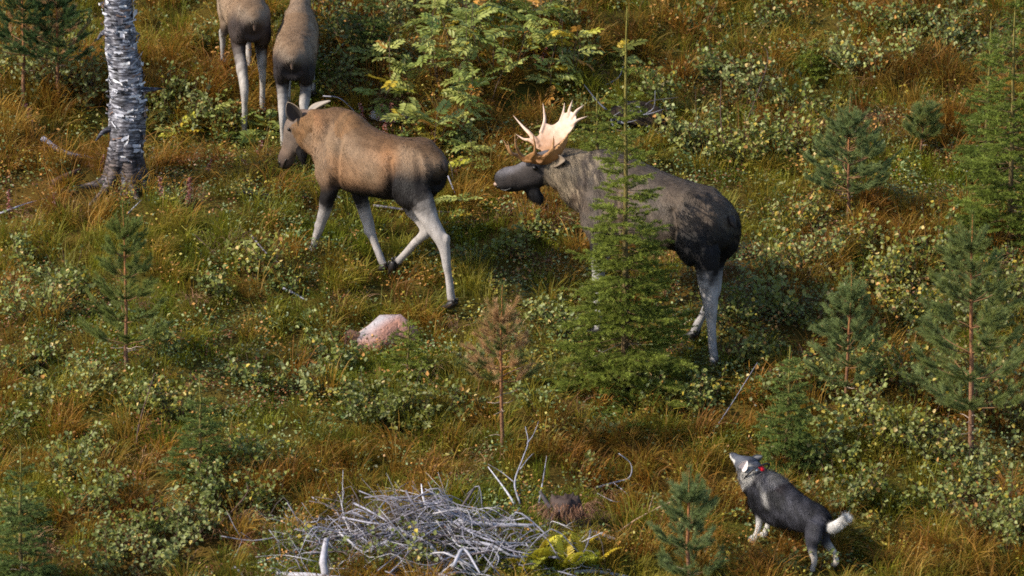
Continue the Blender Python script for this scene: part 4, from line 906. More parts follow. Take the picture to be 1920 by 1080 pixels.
def rowan(px, py, h, w, n, yel=.08, tone=0):
    rowan_no[0] += 1; r = np.random.default_rng(3000 + rowan_no[0]); p = at(px, py); root = empty('rowan_sapling', p); bag = Bag(); ns = max(1, n // 7); spots = []
    for k in range(ns):
        a = r.uniform(0, 2 * math.pi); out = np.array([math.cos(a), math.sin(a), 0]) * w * .5 * math.sqrt(r.random()); b0 = out * .25; b0[2] = -.04; e = out + [0, 0, h * r.uniform(.6, 1.05)]
        S = catmull([b0, b0 * .5 + e * .5 + r.normal(0, .03, 3) * [1, 1, 0], e], 5); tube_fast(bag, S, np.linspace(.007, .002, len(S)), lin(92, 74, 60) * r.uniform(.7, 1.1), 5); spots.append(S)
    st = bag.build('stems', M_twig, root)
    for k in range(n):
        S = spots[k % ns]; t = r.uniform(.4, 1.0); q = S[int(t * (len(S) - 1))]; a = k * 2.4 + r.normal(0, .4)
        y = r.random() < yel; me = (ROW_Y if y else ROW_G)[r.integers(0, 3 if y else 6)]; o = bpy.data.objects.new('leaf', me); col.objects.link(o); o.parent = root; o.location = q
        o.rotation_euler = (r.normal(0, .35), -r.uniform(-.1, .75) + (.35 if t < .7 else 0), a); s = r.uniform(.95, 1.45); o.scale = (s, s, s)
    hue = 'yellowing' if yel > .3 else ('green' if yel < .12 else 'green and yellow')
    label_for(root, 'rowan sapling with feathered leaves', [('tall ' if h > .7 else ('small ' if h < .4 else 'bushy ')) + hue, hue], p, 'sapling', 'rowan saplings')
for a in ((830, 170, 1.0, .8, 22), (880, 130, 1.0, .8, 22), (930, 170, .9, .8, 20, .1), (850, 250, .7, .7, 16), (900, 220, .8, .8, 18, .1), (820, 300, .5, .5, 10, .2), (960, 110, .9, .8, 20, .2), (1020, 130, .8, .7, 16, .15), (1070, 160, .7, .6, 14, .45), (1010, 60, .7, .7, 14, .2),
          (700, 215, .5, .5, 10, .15), (750, 190, .7, .5, 10, .05), (690, 160, .5, .5, 8, .1), (790, 260, .35, .4, 8), (740, 265, .3, .4, 6), (1020, 175, .4, .4, 8, .3), (1175, 150, .4, .35, 8, .1), (870, 60, .8, .8, 18), (770, 30, .7, .7, 14), (930, 50, .7, .7, 14, .1), (880, 330, .4, .4, 8), (880, 420, .35, .4, 8),
          (480, 265, .35, .4, 8, .12), (410, 250, .35, .35, 7, .05), (345, 260, .3, .3, 6, .7), (540, 285, .3, .35, 6), (440, 270, .25, .3, 6), (610, 235, .3, .4, 6), (780, 335, .3, .3, 6), (900, 270, .4, .3, 6, .1), (1040, 280, .3, .3, 5), (640, 250, .25, .3, 5), (960, 60, .9, .7, 14), (845, 60, .9, .7, 14)):
    rowan(a[0], a[1], a[2], a[3], int(a[4] * 1.6), *a[5:])
# ------------------------------------------------------------------ yellow ferns in front of the brush pile, each frond a piece
def frond_mesh(c, seed, L=.3):
    r = np.random.default_rng(seed); b = Bag(); x = np.linspace(0, 1, 7); mid = np.stack([x * L, 0 * x, .10 * L * np.sin(x * 2.6) - .22 * L * x ** 3], 1); tube_fast(b, mid, np.linspace(.003, .001, 7), c * .8, 3); P, D = [], []
    for k in range(13):
        t = .16 + .82 * k / 12; z = .10 * L * math.sin(t * 2.6) - .22 * L * t ** 3
        for sg in (-1, 1): P.append([t * L, 0, z]); D.append([.45, sg, -.1])
    P, D = np.array(P), np.array(D); t = P[:, 0] / L; ll = L * .30 * np.sin(np.clip(t * 1.12, 0, 1) ** .8 * math.pi * .93 + .12); N = np.tile([0, 0, 1.0], (len(P), 1)) + r.normal(0, .15, (len(P), 3))
    leaves(b, P, D, N, ll, ll * .17 + .003, c * r.uniform(.8, 1.2, len(P))[:, None], r, .15); o = b.build('frond', M_leaf); me = o.data; bpy.data.objects.remove(o); return me
FR = [frond_mesh(c, i) for i, c in enumerate((lin(176, 166, 50), lin(150, 152, 52), lin(184, 160, 46)))]
for i, (px, py, n, s) in enumerate(((1010, 1065, 6, 1.1), (1060, 1075, 6, 1.0), (1110, 1072, 5, 1.0), (985, 1078, 4, .8), (1085, 1040, 3, .8))):
    r = np.random.default_rng(400 + i); p = at(px, py); root = empty('fern', p)
    V, F = ellipsoid((0, 0, 0), (.03, .03, .03), n=6); mesh_np('root_stock', V, F, M_twig, root, np.tile(lin(90, 70, 40), (len(V), 1)))
    for k in range(n):
        o = bpy.data.objects.new('frond', FR[r.integers(0, 3)]); col.objects.link(o); o.parent = root; o.location = (0, 0, .02); o.rotation_euler = (r.normal(0, .25), -r.uniform(.5, 1.3), k * 2 * math.pi / n + r.normal(0, .3)); q = s * r.uniform(.85, 1.3); o.scale = (q, q, q)
    label_for(root, 'fern with yellow fronds', [['large', 'broad', 'upright', 'small', 'short'][i], 'feathery'], p, 'fern', 'yellow ferns by the brush pile')
# dark red fireweed stalks gone to seed
def fireweed(px, py, h, i):
    r = np.random.default_rng(600 + i); p = at(px, py); root = empty('fireweed', p); b, l = Bag(), Bag(); e = np.array([r.normal(0, .05), r.normal(0, .05), h]); S = catmull([[0, 0, -.03], e * .5 + r.normal(0, .01, 3), e], 4); tube_fast(b, S, np.linspace(.0035, .0015, len(S)), lin(120, 44, 40), 4); b.build('stem', M_twig, root)
    n = int(90 * h / .35); t = r.uniform(.25, 1, n); P = e * t[:, None]; D = r.normal(0, 1, (n, 3)); D[:, 2] = r.uniform(-.8, .2, n); C = np.array([lin(124, 62, 58), lin(150, 92, 70), lin(104, 56, 60), lin(168, 128, 120)])[r.integers(0, 4, n)]
    leaves(l, P, D, r.normal(0, .5, (n, 3)) + [0, 0, .6], r.uniform(.03, .055, n) * (1.2 - .6 * t), r.uniform(.004, .007, n), C, r); tag(l.build('foliage', M_dwarf, root), kind='stuff')
    label_for(root, 'fireweed stalk gone to seed', ['dark red', 'withered red'], p, 'weed', 'withered fireweed stalks')
for i, a in enumerate(((305, 390, .32), (350, 395, .34), (190, 330, .22), (820, 300, .3), (65, 240, .25), (855, 330, .2), (100, 420, .3), (20, 410, .3), (735, 245, .28), (710, 240, .26), (1010, 130, .3), (480, 300, .2), (390, 330, .2), (1060, 170, .3), (470, 330, .18), (690, 250, .3), (720, 270, .25))): fireweed(*a, i)
# ------------------------------------------------------------------ conifers
def trunk_part(root, h, r0, c0, c1, lean=(0, 0), sides=8, seed=0, base=-.08, rt=.004):
    r = np.random.default_rng(seed); z = np.linspace(base, h, 14); t = np.clip(z / h, 0, 1); x = lean[0] * t ** 1.5 + np.cumsum(r.normal(0, .004, 14)); y = lean[1] * t ** 1.5 + np.cumsum(r.normal(0, .004, 14))
    S = np.stack([x, y, z], 1); rad = (r0 * (1 - t) ** .8 + rt) * (1 + .5 * np.exp(-np.clip(z, 0, 9) / .05) * .6); V, F = loft(S, rad, rad, np.array([1.0, 0, 0]), sides)
    tt = np.clip(V[:, 2] / h, 0, 1)[:, None]; C = c0 * (1 - tt) + c1 * tt; mesh_np('trunk', V, F, M_bark, root, C); return S
def on(S, z):
    return np.array([np.interp(z, S[:, 2], S[:, 0]), np.interp(z, S[:, 2], S[:, 1]), z])

def spruce(px, py, h, w, seed, label, col_a, col_b, leader=.18, dens=1.0, bare=.0, droop=.0, name='spruce_tree', start=.03, gap=.16, thin_top=.0, lean=(0, 0), power=.85, needle_per_m=500):
    r = np.random.default_rng(seed); p = at(px, py); root = empty(name, p); tag(root, label, 'spruce', 'young spruces on the slope')
    S = trunk_part(root, h, (.0075 * h + .004) if h > 2 else (.011 * h + .003), lin(84, 66, 50), lin(112, 104, 48), lean, seed=seed); wood, crown = Bag(), Bag(); SP, SD = [], []   # needle-bearing segments
    segs = []
    z = h * (1 - leader)
    levels = []
    while z > h * start:
        levels.append((z, True)); z -= gap * (.75 + .5 * r.random()) * (1.25 if z > h * .7 else 1.0)
    for (z, _) in levels[::1]:
        frac = 1 - z / h; Rm = w * .5 * frac ** power
        nb = max(3, int((4 + 5 * frac) * dens)) if frac > thin_top else 3
        a0 = r.uniform(0, 6.28)
        for k in range(nb):
            a = a0 + k * 6.283 / nb + r.normal(0, .25); L = Rm * r.uniform(.6, 1.12); zz = z + r.normal(0, gap * .28)
            if zz > h * .99 or zz < .02: continue
            el = .62 - 1.0 * frac + r.normal(0, .1) - droop; b0 = on(S, zz); d = np.array([math.cos(a), math.sin(a), 0])
            T = catmull([b0, b0 + d * L * .5 + [0, 0, L * .5 * math.tan(el) * .8], b0 + d * L + [0, 0, L * math.tan(el) * .75 + .10 * L * (frac > .25)]], 3)
            g = T + p; zg = ground_z(g[:, 0], g[:, 1]) - p[2] + .03; T[:, 2] = np.maximum(T[:, 2], zg)
            tube_fast(wood, T, np.linspace(.003 + .0035 * L, .0012, len(T)), lin(104, 84, 56) * r.uniform(.7, 1.1), 4); segs.append((T[2:] if L > .25 else T, 1))
            # side twigs in a flat herringbone
            nt = int(L / (.066 - .016 * frac) * dens)
            for m in range(nt):
                t = r.uniform(.18, .97); q = T[0] * 0; i = t * (len(T) - 1); i0 = min(int(i), len(T) - 2); q = T[i0] * (1 - (i - i0)) + T[i0 + 1] * (i - i0); sg = 1 if m % 2 else -1
                sd = np.array([-math.sin(a), math.cos(a), 0]) * sg; l = (L * .42 * (1 - t) + .05) * r.uniform(.7, 1.2); e = q + (d * .75 + sd * .75) * l + [0, 0, r.normal(-.02, .35) * l * .4]
                ge = e + p; e[2] = max(e[2], float(ground_z(ge[0], ge[1])) - p[2] + .03)
                segs.append((np.array([q, (q + e) / 2 + [0, 0, .04 * l], e]), 0))
                if l > .12:
                    for s2 in (-1, 1):
                        mm = q * .5 + e * .5; e2 = mm + unit(e - q) * l * .32 + np.cross(unit(e - q), [0, 0, 1.0]) * s2 * l * .30; segs.append((np.array([mm, (mm + e2) / 2, e2]), 0))
    zt = np.linspace(h * (1 - leader * 1.1), h, 6); segs.append((np.array([on(S, q) for q in zt]), 2))
    for T, kd in segs:
        ln = np.linalg.norm(np.diff(T, axis=0), axis=1).sum(); n = max(4, int(ln * needle_per_m * (.45 if kd == 2 else 1))); t = r.uniform(.0, 1, n) * (len(T) - 1.001); i = t.astype(int); f = (t - i)[:, None]
        P = T[i] * (1 - f) + T[i + 1] * f; ax = unit(T[i + 1] - T[i]); s, u = perp(ax); a = r.uniform(0, 6.283, n)[:, None]; rad = s * np.cos(a) + u * np.sin(a)
        D = ax * r.uniform(.5, 1.0, n)[:, None] + rad * r.uniform(.5, 1.0, n)[:, None] + np.array([0, 0, .15]); L = r.uniform(.018, .030, n) * (1.1 if h > 1.5 else .95)
        cc = (col_a * (1 - r.random()) + col_b * r.random()) * .55 + (col_a + col_b) * .22; C = cc * r.uniform(.7, 1.3, n)[:, None] * (1 + .22 * (f if kd == 0 else 0 * f))
        needles(crown, P, D, L, .0034, C, r)
    tag(wood.build('branches', M_twig, root), kind='stuff'); c = crown.build('crown', M_needle, root); tag(c, kind='stuff')
    for k in range(5):
        a = r.uniform(0, 6.28); zz = r.uniform(.08, .25) * h; b0 = on(S, zz); e = b0 + np.array([math.cos(a), math.sin(a), -.1]) * .12 * h
        V, F = limb_tube(np.array([b0, (b0 + e) / 2 + [0, 0, .01], e]), [.004, .003, .0015], 4); mesh_np('dead_branch', V, F, M_twig, root, np.tile(lin(132, 120, 110), (len(V), 1)))
    return root

def pine(px, py, h, w, seed, label, ca, cb, leader=.18, whorls=5, start=.3, nl=.05, trunk=(lin(96, 72, 58), lin(150, 98, 56)), brown=0.0, bush=1.0, dead=4, lean=(0, 0), r0=None, name='pine_tree', up=.55, per=175):
    r = np.random.default_rng(seed); p = at(px, py); root = empty(name, p); tag(root, label, 'pine', 'young pines on the slope'); S = trunk_part(root, h, r0 or (.012 * h + .003), *trunk, lean=lean, seed=seed); wood, crown = Bag(), Bag(); shoots = []
    zs = h * (1 - leader) - (h * (1 - leader - start)) * (np.linspace(0, 1, whorls) ** 1.05)
    for wi, z in enumerate(zs):
        frac = (wi + .7) / whorls; Rm = w * .5 * (frac ** .7) * (1.0 if wi < whorls - 1 else .9); nb = r.integers(5, 8); a0 = r.uniform(0, 6.28)
        for k in range(nb):
            a = a0 + k * 6.283 / nb + r.normal(0, .2); L = Rm * r.uniform(.7, 1.1); b0 = on(S, z + r.normal(0, .012)); d = np.array([math.cos(a), math.sin(a), 0]); el = up * (1 - .75 * frac) + .12
            T = catmull([b0, b0 + d * L * .55 + [0, 0, L * .45 * math.tan(el)], b0 + d * L * .95 + [0, 0, L * math.tan(el) * 1.05 + .05]], 3); g = T + p; T[:, 2] = np.maximum(T[:, 2], ground_z(g[:, 0], g[:, 1]) - p[2] + .04)
            tube_fast(wood, T, np.linspace(.004 + .004 * L, .002, len(T)), lin(120, 88, 60) * r.uniform(.7, 1.1), 5); shoots.append((T[-4:] if L > .3 else T[-5:], 1.0))
            ns = int(3 + L * 9 * bush)
            for m in range(ns):
                t = r.uniform(.35, .95); i = t * (len(T) - 1); i0 = min(int(i), len(T) - 2); q = T[i0] * (1 - (i - i0)) + T[i0 + 1] * (i - i0); sd = np.array([-math.sin(a), math.cos(a), 0]) * r.choice([-1, 1]); l = r.uniform(.08, .2) * min(1, .5 + L)
                e = q + (d * .7 + sd * r.uniform(.4, 1.0) + [0, 0, r.uniform(.1, .6)]) * l; shoots.append((np.array([q, (q + e) / 2, e + [0, 0, .02]]), .9)); tube_fast(wood, shoots[-1][0], [.003, .0025, .0015], lin(120, 92, 62), 3)
    zt = np.linspace(h * (1 - leader), h, 5); shoots.append((np.array([on(S, q) for q in zt]), 1.3))
    # side shoots round the leader
    for k in range(6):
        a = k * 1.05 + r.normal(0, .2); b0 = on(S, h * (1 - leader)); e = b0 + np.array([math.cos(a) * .5, math.sin(a) * .5, .85]) * h * leader * r.uniform(.45, .8); shoots.append((np.array([b0, (b0 + e) / 2 + [math.cos(a) * .02, math.sin(a) * .02, 0], e]), 1.1)); tube_fast(wood, shoots[-1][0], [.004, .003, .002], lin(130, 100, 60), 3)
    for T, dn in shoots:
        ln = np.linalg.norm(np.diff(T, axis=0), axis=1).sum(); n = int((per * dn) * (.35 + ln / .16)); t = r.uniform(.05, 1, n) * (len(T) - 1.001); i = t.astype(int); f = (t - i)[:, None]; P = T[i] * (1 - f) + T[i + 1] * f; ax = unit(T[i + 1] - T[i]); s, u = perp(ax); a = r.uniform(0, 6.283, n)[:, None]
        D = ax * r.uniform(.55, 1.1, n)[:, None] + (s * np.cos(a) + u * np.sin(a)) * r.uniform(.35, .85, n)[:, None]; k = r.random(); cc = ca * k + cb * (1 - k)
        if r.random() < brown: cc = [lin(182, 142, 98), lin(194, 156, 112), lin(166, 138, 88)][r.integers(0, 3)]
        needles(crown, P, D, r.uniform(.6, 1.15, n) * nl, .0017, cc * r.uniform(.7, 1.3, n)[:, None], r)
    tag(wood.build('branches', M_twig, root), kind='stuff'); tag(crown.build('crown', M_needle, root), kind='stuff')
    for k in range(dead):
        a = r.uniform(0, 6.28); zz = r.uniform(.10, max(.2, start)) * h; b0 = on(S, zz); l = r.uniform(.08, .2) * min(1, h / 1.5); e = b0 + np.array([math.cos(a), math.sin(a), r.uniform(-.1, .4)]) * l
        V, F = limb_tube(np.array([b0, (b0 + e) / 2 + r.normal(0, .012, 3), e]), [.005, .0035, .0015], 5); mesh_np('dead_branch', V, F, M_dead, root, np.tile(lin(150, 132, 120), (len(V), 1)))
    return root
SG, SL, SB = lin(104, 116, 50), lin(130, 136, 56), lin(106, 120, 68)
PG, PB, PY = lin(118, 126, 64), lin(124, 136, 84), lin(112, 120, 56)
spruce(1172, 735, 3.7, 1.75, 51, 'tall young spruce with a long bare leader, growing before the moose bull', SG, SL, leader=.17, gap=.125, power=1.2, dens=1.15, start=.02)
spruce(1893, 470, 2.75, 1.5, 52, 'broad light green spruce with long drooping boughs, uphill of the tallest pine', lin(106, 118, 50), lin(122, 132, 56), leader=.12, gap=.135, power=.8, dens=1.15)
spruce(1850, 330, 1.6, .9, 60, 'dense spruce standing uphill behind the broad spruce', lin(94, 108, 48), lin(106, 118, 52), leader=.12, gap=.12, dens=1.15)
spruce(1475, 895, 1.25, .85, 53, 'tight dark spruce growing just uphill of the dog', lin(98, 114, 56), lin(116, 128, 66), leader=.14, gap=.08, dens=1.5)
spruce(375, 910, 1.05, .85, 54, 'small spruce with a spiky bare leader among birch leaves', SG, SB, leader=.26, gap=.085, dens=1.3)
spruce(42, 1110, 1.35, .85, 55, 'light green spruce downhill of the thin leader spruce', lin(102, 116, 58), lin(92, 108, 62), leader=.20, gap=.09, dens=1.3)
spruce(762, 705, .62, .6, 56, 'little spruce seedling standing in front of the pink rock', SG, SL, leader=.22, gap=.07, dens=1.2)
spruce(1117, 330, .85, .7, 57, 'small spruce with a green leader behind the bull antlers', SG, SL, leader=.3, gap=.085, dens=1.2)
spruce(705, 130, .85, .75, 58, 'dark green little spruce in the dark shrubs uphill of the cow', lin(62, 82, 50), SG, leader=.15, gap=.075, dens=1.3)
spruce(1520, 150, .45, .4, 59, 'tiny bright green spruce among the shrubs on the upper slope', lin(104, 122, 44), SL, leader=.15, gap=.06, dens=1.3)
pine(1592, 405, 1.25, .95, 61, 'blue-green pine with a bare reddish stem in the upper shrubs', PB, lin(116, 130, 78), leader=.28, whorls=6, start=.2, up=.55, r0=.013)
pine(1822, 865, 2.35, 1.4, 62, 'tallest pine with a long bare brown stem and grey-green crown', PG, PB, leader=.16, whorls=7, start=.22, bush=1.7, per=170, nl=.06, dead=7, trunk=(lin(104, 80, 64), lin(150, 96, 58)), r0=.024)
pine(1585, 770, 1.4, .75, 63, 'slim pine with orange dead needles low on its stem', PB, lin(120, 134, 80), leader=.26, whorls=6, start=.18, up=.75, r0=.014)
pine(238, 695, 1.62, .85, 64, 'lone pine sapling with an orange stem in the open grass', lin(110, 120, 58), lin(122, 132, 72), leader=.22, whorls=6, start=.16, up=.75, r0=.015)
pine(942, 850, 1.6, .78, 65, 'sickly pine with brown needles and white dead twigs', lin(104, 112, 62), lin(96, 106, 56), leader=.24, whorls=5, start=.42, brown=.62, dead=7, bush=.7, r0=.016, per=120, nl=.06)
pine(1292, 1105, 1.12, .75, 66, 'stocky grey-green pine beside the dog, without a visible stem', lin(108, 122, 72), lin(124, 136, 88), leader=.3, whorls=4, start=.12, up=.7, nl=.06)
pine(1728, 290, .6, .38, 67, 'knee-high pine seedling beside the rusty tussocks', PB, PG, leader=.35, whorls=3, start=.3, up=.9)
pine(42, 200, 1.35, .9, 68, 'dark green pine uphill of the birch trunk, the farther of two there', lin(70, 92, 52), lin(84, 104, 60), leader=.16, whorls=5, start=.4, brown=.06)
pine(108, 205, 1.25, .9, 69, 'dark pine with brown lower shoots close by the birch trunk', lin(66, 88, 50), lin(80, 100, 58), leader=.16, whorls=5, start=.4, brown=.12)
# ------------------------------------------------------------------ birch trunk with peeling bark
def bark_material():
    m = bpy.data.materials.new('birch_bark'); m.use_nodes = True; N, L = m.node_tree.nodes, m.node_tree.links; b = N['Principled BSDF']; b.inputs['Roughness'].default_value = .6; b.inputs['Specular IOR Level'].default_value = .25
    tc = N.new('ShaderNodeTexCoord'); mp = N.new('ShaderNodeMapping'); mp.inputs['Scale'].default_value = (10, 10, 52); L.new(tc.outputs['Object'], mp.inputs['Vector'])
    nz = N.new('ShaderNodeTexNoise'); nz.inputs['Scale'].default_value = 1.0; nz.inputs['Detail'].default_value = 6; nz.inputs['Roughness'].default_value = .65; L.new(mp.outputs[0], nz.inputs['Vector'])
    cr = N.new('ShaderNodeValToRGB'); e = cr.color_ramp.elements; e[0].position = .36; e[0].color = (*lin(30, 28, 32), 1); e[1].position = .62; e[1].color = (*lin(176, 176, 186), 1); x = e.new(.49); x.color = (*lin(92, 90, 98), 1)
    L.new(nz.outputs[0], cr.inputs[0]); at_ = N.new('ShaderNodeAttribute'); at_.attribute_name = 'tint'; mx = N.new('ShaderNodeMix'); mx.data_type = 'RGBA'; mx.blend_type = 'MULTIPLY'; mx.inputs[0].default_value = 1
    L.new(cr.outputs[0], mx.inputs[6]); L.new(at_.outputs['Color'], mx.inputs[7]); L.new(mx.outputs[2], b.inputs['Base Color'])
    bp = N.new('ShaderNodeBump'); bp.inputs['Strength'].default_value = 1.0; bp.inputs['Distance'].default_value = .012; L.new(nz.outputs[0], bp.inputs['Height']); L.new(bp.outputs[0], b.inputs['Normal']); return m
M_birch = bark_material(); M_peel = material('peeling_bark', rough=.5, spec=.3, tint=True, noise=[(30, .3), (110, .2)])
bp0 = at(236, 352); birch = empty('birch_tree', bp0); tag(birch, 'grey birch trunk with peeling curled bark and a flared rooty foot', 'tree')
K = catmull([(-.02, 0, -.12, .23), (0, 0, .04, .195), (.0, 0, .22, .172), (.01, 0, .5, .165), (.03, 0, .85, .168), (.02, 0, 1.15, .158), (-.02, .01, 1.45, .148), (-.05, .02, 1.75, .143), (-.055, .02, 2.1, .14), (-.06, .03, 2.6, .135), (-.05, .05, 3.4, .125), (0, .08, 4.6, .11), (.05, .1, 6.2, .08), (.05, .15, 8.0, .03)], 12)
n = 40; a = np.linspace(0, 2 * math.pi, n, endpoint=False); rr = np.random.default_rng(5)
zz = K[:, 2]; A, Z = np.meshgrid(a, zz); lo = smoothstep(1.0, .15, Z)
rough = (vnoise(A * 2.2, Z * 5, 1, 8) - .5) * .045 + (vnoise(A * 5, Z * 26, 1, 9) - .5) * .022 + lo * (vnoise(A * 5.5, Z * 2.2, .8, 10) - .5) * .075 + lo * .035 * np.cos(A * 5 + 1) * smoothstep(.35, .0, Z)
rad = K[:, 3][:, None] * 1.0 + rough; V = np.stack([K[:, 0][:, None] + np.cos(A) * rad, K[:, 1][:, None] + np.sin(A) * rad, Z], -1).reshape(-1, 3); k = len(zz); i = np.arange(k - 1)[:, None]; j = np.arange(n)[None]
F = np.stack([i * n + j, i * n + (j + 1) % n, (i + 1) * n + (j + 1) % n, (i + 1) * n + j], -1).reshape(-1, 4)
dk = smoothstep(1.0, .3, Z)[..., None] * .62; C = np.ones(Z.shape + (3,)) * (1 - dk) + lin(120, 100, 90) * dk; patch = smoothstep(.5, .68, vnoise(A * 2, Z * 5, 1, 12) * .7 + vnoise(A * 5, Z * 22, 1, 13) * .3)[..., None]; C = C * (1 - .55 * patch)
mesh_np('trunk', V, F, M_birch, birch, C.reshape(-1, 3))
def curl(z, ang, wid, hgt, roll, c, seed):
    """a strip of bark that lifts from the trunk and rolls up"""
    r = np.random.default_rng(seed); cx, cy, R0 = np.interp(z, zz, K[:, 0]), np.interp(z, zz, K[:, 1]), np.interp(z, zz, K[:, 3]) + .004; m = 9; V = []; slant = r.normal(0, .035)
    for q in range(m):
        t = q / (m - 1); th = ang + wid * min(t, .5) / R0; lift = max(0, t - .35)
        d = np.array([math.cos(th), math.sin(th), 0]); s = np.array([-math.sin(th), math.cos(th), 0]); ph = lift * roll
        b = np.array([cx, cy, 0]) + d * (R0 + .012 + .014 * lift + .012 * (1 - math.cos(ph))) + s * (wid * lift * .5 * math.cos(ph * .6))
        hh = hgt * (1 - .5 * t) * r.uniform(.8, 1.2)
        sl = slant * t; V.append(b + [0, 0, z + sl - hh / 2 + r.normal(0, .004)]); V.append(b + [0, 0, z + sl + hh / 2 + r.normal(0, .004)])
    V = np.array(V); F = np.array([(2 * q, 2 * q + 2, 2 * q + 3, 2 * q + 1) for q in range(m - 1)]); mesh_np('bark_curl', V, F, M_peel, birch, np.tile(c, (len(V), 1)))
for q in range(170):
    z = rr.uniform(.75, 2.3) if rr.random() < .85 else rr.uniform(.3, .8); curl(z, rr.uniform(math.pi * .85, math.pi * 2.15), rr.uniform(.05, .17), rr.uniform(.012, .03) * (1 if rr.random() < .8 else 2.6), rr.uniform(.8, 4.5), [lin(176, 176, 186), lin(140, 138, 146), lin(120, 96, 84), lin(84, 82, 90), lin(196, 194, 198)][rr.integers(0, 5)], 900 + q)
for q, (a0, l) in enumerate(((math.pi, .55), (math.pi * 1.25, .5), (math.pi * 1.62, .4), (-.2, .45), (.5, .3))):
    d = np.array([math.cos(a0), math.sin(a0), 0]); pts = [d * .1 + [0, 0, .3], d * .22 + [0, 0, .06]]
    e = d * l; g = bp0 + e; pts.append(e + [0, 0, float(ground_z(g[0], g[1])) - bp0[2] - .02]); S = catmull(pts, 5); V, F = limb_tube(S, np.linspace(.075, .015, len(S)) * (1 + .3 * rr.random()), 9); mesh_np('root', V, F, M_birch, birch, np.tile(lin(150, 132, 120), (len(V), 1)))
for z, a0, l, dz in ((1.0, -.1, .24, .02), (.62, math.pi * 1.1, .16, -.12), (1.6, math.pi, .12, -.1), (1.95, .1, .10, .08)):
    d = np.array([math.cos(a0), math.sin(a0), 0]); S = catmull([d * .12 + [0, 0, z], d * (.16 + l * .4) + [0, 0, z + dz * .3], d * (.14 + l) + [0, 0, z + dz]], 4); V, F = limb_tube(S, np.linspace(.04, .008, len(S)), 7); mesh_np('branch_stub', V, F, M_birch, birch, np.tile(lin(140, 140, 150), (len(V), 1)))

# ------------------------------------------------------------------ rock
rk = at(716, 648); rock = empty('rock', rk); tag(rock, 'pink granite rock with grey lichen on its crest, half sunk in the grass', 'rock')
def rock_mesh(size, seed, cuts):
    r = np.random.default_rng(seed); V, F = ellipsoid((0, 0, 0), (1, 1, 1), n=26)
    for k in range(cuts):
        d = unit(r.normal(0, 1, 3)); o = r.uniform(.62, .9); s = V @ d; V = V - d * (np.maximum(s - o, 0) * .93)[:, None]
    V = V * (1 + .05 * (vnoise(V[:, 0] * 4 + V[:, 1] * 3, V[:, 2] * 4, 1, seed) - .5))[:, None]; return V * np.asarray(size), F
RK = np.array([(-.27, .05, .04), (-.22, .11, .12), (-.08, .21, .16), (.05, .29, .17), (.13, .315, .13), (.19, .24, .12), (.235, .08, .09), (.25, .0, .03)])
V, F = loft(np.stack([RK[:, 0], .03 * np.sin(RK[:, 0] * 14), (RK[:, 1] - .14) / 2], 1), RK[:, 2], (RK[:, 1] + .14) / 2, np.array([0, 0, 1.0]), 9, 2.6)
V = V + (np.stack([vnoise(V[:, 0] * 9 + V[:, 1] * 7, V[:, 2] * 9, 1, k) for k in (41, 42, 43)], 1) - .5) * .06
nn = vnoise(V[:, 0] * 12, V[:, 2] * 12 + V[:, 1] * 9, 1, 3); li = smoothstep(.02, .10, V[:, 2] - (.17 + V[:, 0] * .5) + (nn - .5) * .12); C = mixc(mixc(np.tile(lin(170, 124, 106), (len(V), 1)), lin(146, 106, 94), nn), lin(146, 146, 152), li * .85); C = mixc(C, lin(78, 78, 82), (nn > .72) * li * .8)
M_rock = material('granite', rough=.85, spec=.2, tint=True, noise=[(16, .18), (70, .2)], bump=(34, .7, .02)); mesh_np('stone', V, F, M_rock, rock, C, smooth=False)
V, F = rock_mesh((.13, .12, .12), 15, 12); mesh_np('broken_slab', V + [-.27, -.02, .04], F, M_rock, rock, np.tile(lin(100, 74, 60), (len(V), 1)), smooth=False)

# ------------------------------------------------------------------ fallen wood
WOOD = [lin(142, 140, 152), lin(120, 118, 130), lin(100, 96, 104), lin(164, 160, 164), lin(88, 78, 78)]
def stick_mesh(seed, L=1.0, r0=.010, twigs=3, bend=.08):
    r = np.random.default_rng(seed); b = Bag(); c = np.ones(3); pts = [[-L / 2, 0, 0], [-L / 6, r.normal(0, bend) * L, r.normal(0, bend) * L * .5], [L / 6, r.normal(0, bend) * L, r.normal(0, bend) * L * .5], [L / 2, r.normal(0, bend) * L, r.normal(0, bend) * L]]
    S = catmull(pts, 3); tube_fast(b, S, np.linspace(r0, r0 * .3, len(S)), c, 5)
    for k in range(twigs):
        q = S[r.integers(3, len(S) - 1)]; d = unit(np.array([.8, r.normal(0, .6), r.normal(0, .5)])) * L * r.uniform(.12, .3); tube_fast(b, np.array([q, q + d * .5 + r.normal(0, .01, 3), q + d]), [r0 * .45, r0 * .35, r0 * .15], c, 4)
    return b
STK = []
for s in range(24):
    b = stick_mesh(700 + s, 1.0, [.0045, .006, .009, .004][s % 4], s % 4 + 1, [.05, .09, .12, .14][s % 4]); o = b.build('stick', M_dead); m = o.data; a = m.color_attributes['tint']; c = WOOD[s % 5]; arr = np.tile(np.r_[c, 1].astype(np.float32), len(m.vertices)); a.data.foreach_set('color', arr); STK.append(m); bpy.data.objects.remove(o)
def put_stick(me, p, q, roll=0, name='stick'):
    """stretch a stick between two points"""
    p, q = np.asarray(p), np.asarray(q); d = q - p; L = np.linalg.norm(d); o = bpy.data.objects.new(name, me); col.objects.link(o); x = Vector(unit(d)); rot = x.to_track_quat('X', 'Z').to_matrix().to_4x4() @ Matrix.Rotation(roll, 4, 'X')
    o.matrix_world = Matrix.Translation(Vector((p + q) / 2)) @ rot @ Matrix.Diagonal((L, min(1.3, .5 + L), min(1.3, .5 + L), 1)); return o
r = np.random.default_rng(77)
